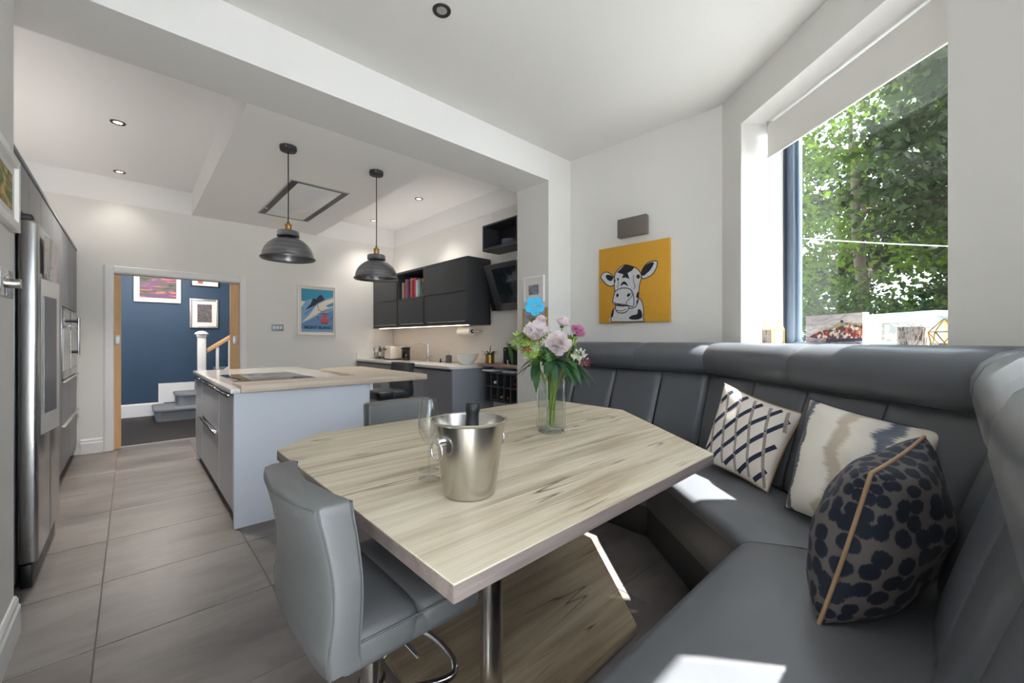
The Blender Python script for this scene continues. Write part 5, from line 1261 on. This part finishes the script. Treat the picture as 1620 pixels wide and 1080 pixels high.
# white alstroemeria-like heads: clusters of small trumpet flowers
def cluster(label, x, y, dz, r, nflo, m1, m2, name, ln=.032, wd=.014):
    c = atZ(x, y, ZV+dz); rr = r*(ZV+dz)/FPX; t = thing(name, label, 'flower', tuple(c), 'filler flowers in the vase')
    neck = Vector((vx+(c.x-vx)*.25, vy+(c.y-vy)*.25, TT+.23)); foot = Vector((vx+rf.uniform(-.02, .02), vy+rf.uniform(-.02, .02), TT+.04))
    tube('stem', smoothpath([foot, neck, c], 6), .003, 'stem_green', t, 6)
    for k in range(nflo):
        n = Vector((rf.gauss(0, 1), rf.gauss(0, 1), rf.gauss(.2, .8))).normalized(); n = (n-Vector((FW.x, FW.y, 0))*.5).normalized()
        p = c+n*rr*rf.uniform(.4, 1); V = []; F = []
        for q in range(6):
            _, v, f, _, _ = petal('', p, n, q*1.047, ln*rf.uniform(.8, 1.1), wd, 1.1, None, None); b0 = len(V); V += v; F += [tuple(i+b0 for i in z) for z in f]
        mk('floret', V, F, m1 if k % 4 else m2, t, 70)
    return t
cluster('white speckled alstroemeria cluster at the right of the vase', 918, 568, -.02, 13, 12, 'petal_ivory', 'petal_plum', 'alstroemeria')
cluster('frothy lime green filler sprig at the left of the bouquet', 824, 541, .02, 15, 26, 'leaf_lime', 'leaf_lime', 'filler_sprig', .026, .008)
cluster('small white and green filler flowers under the creamy peony', 843, 560, -.02, 15, 20, 'leaf_lime', 'petal_ivory', 'filler_sprig', .022, .009)
cluster('green sprig behind the large peony at the right', 905, 545, .05, 14, 14, 'leaf_lime', 'leaf_green', 'filler_sprig', .03, .01)
cluster('mixed green sprig below the large peony at the front', 868, 566, -.06, 13, 16, 'leaf_green', 'leaf_lime', 'filler_sprig', .03, .01)
cluster('green and white sprig between the two large peonies', 866, 538, .0, 11, 14, 'leaf_lime', 'petal_ivory', 'filler_sprig', .024, .009)
cluster('rust-tinted green sprig under the creamy peony on the left', 836, 548, .0, 12, 16, 'leaf_lime', 'leaf_rust', 'filler_sprig', .03, .009)
# foliage stems with big drooping leaves
def foliage(label, x, y, dz, n, spread, mat, ln=.1):
    c = atZ(x, y, ZV+dz); t = thing('peony_foliage', label, 'leaves', tuple(c), 'leafy stems in the vase')
    foot = Vector((vx+rf.uniform(-.025, .025), vy+rf.uniform(-.025, .025), TT+.03)); neck = Vector((vx+(c.x-vx)*.3, vy+(c.y-vy)*.3, TT+.23))
    tube('stem', smoothpath([foot, neck, c], 6), .0035, 'stem_green', t, 7)
    for k in range(n):
        a = rf.uniform(0, 6.28); d_ = Vector((math.cos(a), math.sin(a), rf.uniform(-.3, .35)))+Vector((RT.x, RT.y, 0))*spread-Vector((FW.x, FW.y, 0))*.5
        leaf('leaf', c+Vector((0, 0, rf.uniform(-.01, .03))), d_, ln*rf.uniform(.7, 1.25), .036*rf.uniform(.8, 1.25), rf.uniform(.35, 1.0), mat if rf.random() > .3 else 'leaf_green', t)
foliage('leafy stem drooping over the front of the vase', 874, 577, -.07, 15, 0, 'leaf_dark', .115)
foliage('leafy stem leaning left over the vase rim', 850, 575, -.02, 13, -.9, 'leaf_dark', .11)
foliage('leafy stem leaning right over the vase rim', 897, 577, -.03, 14, .9, 'leaf_dark', .12)
foliage('leafy stem standing up behind the peonies', 872, 545, .08, 7, .0, 'leaf_green', .09)
foliage('leafy stem between the deep pink peony and the vase', 903, 560, .03, 6, .8, 'leaf_green', .09)
# blue fabric flower on a pick
c = atZ(846, 484, ZV+.12); t = thing('blue_flower_pick', 'bright blue five-petalled fabric flower on a pick above the bouquet', 'flower', tuple(c))
n = (-Vector((FW.x, FW.y, 0))+Vector((0, 0, .15))).normalized(); u_, w_ = frame_at(n); rr = 16*(ZV+.12)/FPX
for k in range(5):
    a = k*2*math.pi/5+.35; d_ = u_*math.cos(a)+w_*math.sin(a); sdv = n.cross(d_); pts = []
    for q in range(14):
        b_ = 2*math.pi*q/14; pts.append(c+d_*(rr*.56+rr*.44*math.cos(b_))+sdv*(rr*.42*math.sin(b_)*(1+.25*math.cos(b_))))
    extr('petal', pts, n*.002, 'petal_blue', t)
lathe('centre', [(0, .006), (.006, .004), (.008, 0), (0, 0)], c+n*.004, 'petal_ivory', t, 12)
tube('pick', [c-n*.003, (c+Vector((vx, vy, TT+.2)))/2, (vx, vy, TT+.05)], .0022, 'stem_green', t, 6)
leaf('leaf', c, (RT.x, RT.y, -.05), .055, .012, .0, 'leaf_lime', t); leaf('leaf', c-Vector((0, 0, .05)), (-RT.x, -RT.y, -.3), .05, .03, .0, 'leaf_rust', t)
# ================================================================== CUSHIONS
def pillow(name, label, cs, thick, mat, pipe, ribbons=None, pinch=.07, push=None):
    a, b, c_, d_ = [Vector(q) for q in cs]   # bottom-left, bottom-right, top-right, top-left (seen from the front)
    cen = (a+b+c_+d_)/4; base_ = Vector((cen.x, cen.y, min(a.z, b.z)))
    n = ((b-a)+(c_-d_)).cross((d_-a)+(c_-b)).normalized()
    t = thing(name, label, 'cushion', tuple(base_), 'scatter cushions on the bench')
    def pt(u, v, side=1, off=0):
        U = u*(1-pinch*(1-v*v)); V = v*(1-pinch*(1-u*u)); p = a*(1-U)*(1-V)/4+b*(1+U)*(1-V)/4+c_*(1+U)*(1+V)/4+d_*(1-U)*(1+V)/4
        w_ = thick*.5*(max(0, (1-u*u)*(1-v*v)))**.42
        w_ *= 1+.06*math.sin(5*u+3*v)+.05*math.sin(7*v-2*u)
        return p+n*(side*(w_+off))
    N_ = 26
    for side, nm_ in ((1, 'front_cover'), (-1, 'back_cover')):
        # ease samples towards the rim so the seam stays round
        e = lambda x: math.sin((2*x-1)*math.pi/2)
        surf(nm_, lambda u, v: pt(e(u), e(v), side), N_, N_, mat, t, 80, True)
    loop = [pt(-1+2*k/14, -1) for k in range(14)]+[pt(1, -1+2*k/14) for k in range(14)]+[pt(1-2*k/14, 1) for k in range(14)]+[pt(-1, 1-2*k/14) for k in range(14)]
    tube('piping', loop, .0055, pipe, t, 8, True)
    if ribbons:
        for (u0, v0, u1, v1, wd, mt) in ribbons:
            P = []; n_s = max(3, int(math.hypot(u1-u0, v1-v0)*14)); du_, dv_ = u1-u0, v1-v0; l_ = math.hypot(du_, dv_); nx_, ny_ = -dv_/l_*wd, du_/l_*wd
            A, B = [], []
            n_s = max(6, n_s)
            for i in range(n_s+1):
                q = i/n_s; u, v = u0+du_*q, v0+dv_*q
                if max(abs(u)+abs(nx_), abs(v)+abs(ny_)) > .975: continue
                A.append(pt(u+nx_, v+ny_, 1, .0012)); B.append(pt(u-nx_, v-ny_, 1, .0012))
            if len(A) < 2: continue
            m_ = len(A); mk('printed_band', A+B, [(i, i+1, m_+i+1, m_+i) for i in range(m_-1)], mt, t, 60)
    return t
rib = []
for i in range(-8, 11):
    for j in range(-7, 9):
        u0, v0 = i*.27-.08-j*.13, j*.44-.12+i*.40
        rib.append((u0, v0, u0+.26, v0+.355, .05, 'band_navy'))
        rib.append((u0, v0-.02, u0-.13, v0+.44, .036, 'band_taupe'))
c1 = [atZ(1110, 727, 2.38), atZ(1214, 779, 2.0), atZ(1271, 655, 2.06), atZ(1147, 607, 2.40)]
pillow('scatter_cushion', 'cream cushion with navy and taupe trellis lines, nearest the cow wall', c1, .15, 'cushion_cream', 'pipe_gold', rib)
c2 = [atZ(1243, 803, 1.77), atZ(1400, 885, 1.40), atZ(1502, 686, 1.42), atZ(1282, 631, 1.9)]
pillow('scatter_cushion', 'cream cushion with ragged grey-blue and taupe stripes, in the middle', c2, .19, 'ikat', 'pipe_navy')
c3 = [atZ(1296, 985, 1.07), atZ(1405, 925, 1.32), atZ(1462, 690, 1.32), atZ(1378, 748, 1.08)]
pillow('scatter_cushion', 'dark navy spotted cushion with tan piping, in the bench corner', c3, .27, 'spots', 'pipe_gold', None, .05)
# ================================================================== WINDOW SILL THINGS
SZ = 1.215
def onN(x, y, w_):
    r = ray(x); Z = w_/(r.x*NV.x+r.y*NV.y); p = r*Z; return p.dot(DV), HC-(y-Y0)/FPX*Z
nS = 1.98
dA, _ = onN(1275, 500, nS); dB, _ = onN(1365, 500, nS); zT = onN(1320, 497, nS)[1]
t = thing('harbour_canvas', 'small canvas of a red-roofed harbour town on the window sill', 'canvas', (*ND((dA+dB)/2, nS), SZ))
lo_d, hi_d = min(dA, dB), max(dA, dB)
nd_box('canvas_block', lo_d, hi_d, nS, nS+.035, SZ, zT, 'paper_white', t, .001)
def hq(u, v, k): p = ND(hi_d+(lo_d-hi_d)*u, nS-.0006-.0005*k); return Vector((p[0], p[1], SZ+(zT-SZ)*v))
flat('sky', [hq(0, .3, 0), hq(1, .3, 0), hq(1, 1, 0), hq(0, 1, 0)], 'print_sky', t); flat('sea', [hq(0, 0, 0), hq(1, 0, 0), hq(1, .3, 0), hq(0, .3, 0)], 'print_water', t)
flat('hill', [hq(u, v, 1) for u, v in ((.1, .3), (.3, .5), (.5, .6), (.63, .74), (.8, .7), (1, .68), (1, .25), (.2, .25))], 'print_hill', t)
flat('town', [hq(u, v, 2) for u, v in ((.08, .3), (.2, .42), (.36, .5), (.56, .58), (.8, .64), (1, .62), (1, .22), (.35, .2), (.1, .26))], 'print_town', t)
flat('quay_shadow', [hq(u, v, 3) for u, v in ((.4, .22), (1, .24), (1, .16), (.4, .1))], 'poster_rock', t)
flat('chapel', [hq(u, v, 3) for u, v in ((.65, .72), (.7, .72), (.7, .8), (.65, .8))], 'poster_rock', t)
# patterned tealight holder
dC, _ = onN(1444, 530, 1.92); zC = onN(1444, 517, 1.92)[1]; cc = ND(dC, 1.92)
t = thing('candle_holder', 'patterned grey and white candle holder on the sill right of the harbour canvas', 'candle holder', (*cc, SZ))
rC = .5*abs(onN(1424, 530, 1.92)[0]-onN(1465, 530, 1.92)[0])*.92
lathe('glass_cup', [(0, 0), (rC, 0), (rC, zC-SZ), (rC-.004, zC-SZ), (rC-.004, .01), (0, .01)], (*cc, SZ), 'print_fern', t, 36); lathe('candle', [(0, .011), (rC*.7, .011), (rC*.7, .04), (0, .042)], (*cc, SZ), 'ceramic', t, 24)
# small house lantern
dL, _ = onN(1223, 530, 1.95); zL = onN(1223, 507, 1.95)[1]; cc = ND(dL, 1.95)
t = thing('house_lantern', 'little glass and wire house lantern by the window jamb', 'lantern', (*cc, SZ)); hw = .045; he = SZ+(zL-SZ)*.62
dz = Vector((DV.x, DV.y, 0)); nz = Vector((NV.x, NV.y, 0)); o0 = Vector((*cc, 0))
def HP(a, b, z): return o0+dz*a+nz*b+Vector((0, 0, z))
for b_ in (-hw, hw):
    for sg in (-1, 1): rod('wire_post', HP(sg*hw, b_, SZ), HP(sg*hw, b_, he), .003, 'gold', t, 6); rod('wire_rafter', HP(sg*hw, b_, he), HP(0, b_, zL), .003, 'gold', t, 6)
    rod('wire_sill', HP(-hw, b_, he), HP(hw, b_, he), .003, 'gold', t, 6)
for sg in (-1, 0, 1): rod('wire_tie', HP(sg*hw, -hw, he if sg else zL), HP(sg*hw, hw, he if sg else zL), .003, 'gold', t, 6)
extr('frosted_panel', [HP(-hw+.003, -hw+.002, SZ), HP(hw-.003, -hw+.002, SZ), HP(hw-.003, -hw+.002, he-.003), HP(-hw+.003, -hw+.002, he-.003)], nz*.003, 'print_fern', t)
extr('lantern_base', [HP(-hw, -hw, SZ), HP(hw, -hw, SZ), HP(hw, hw, SZ), HP(-hw, hw, SZ)], (0, 0, .004), 'gold', t)
# gold wire polyhedron
c = atZ(1493, 534, ray(1493).length and 1.78); dG, _ = onN(1494, 535, 1.93); cc = Vector((*ND(dG, 1.93), SZ))
t = thing('wire_ornament', 'gold wire geometric ornament on the sill by the right jamb', 'ornament', tuple(cc))
zg = .085; rg = .055
bot = [cc+Vector((math.cos(a)*rg*.7, math.sin(a)*rg*.7, .003)) for a in (.3, 1.87, 3.44, 5.01)]; mid = [cc+Vector((math.cos(a)*rg, math.sin(a)*rg, zg*.8)) for a in (1.08, 2.65, 4.22, 5.8)]; apex = cc+Vector((0, 0, zg*1.45))
for k in range(4):
    rod('wire', bot[k], bot[(k+1) % 4], .0025, 'gold', t, 6); rod('wire', mid[k], mid[(k+1) % 4], .0025, 'gold', t, 6)
    rod('wire', bot[k], mid[k], .0025, 'gold', t, 6); rod('wire', bot[(k+1) % 4], mid[k], .0025, 'gold', t, 6); rod('wire', mid[k], apex, .0025, 'gold', t, 6)
lathe('tealight', [(0, .001), (.019, .001), (.019, .02), (0, .021)], cc, 'terracotta_pink', t, 18)
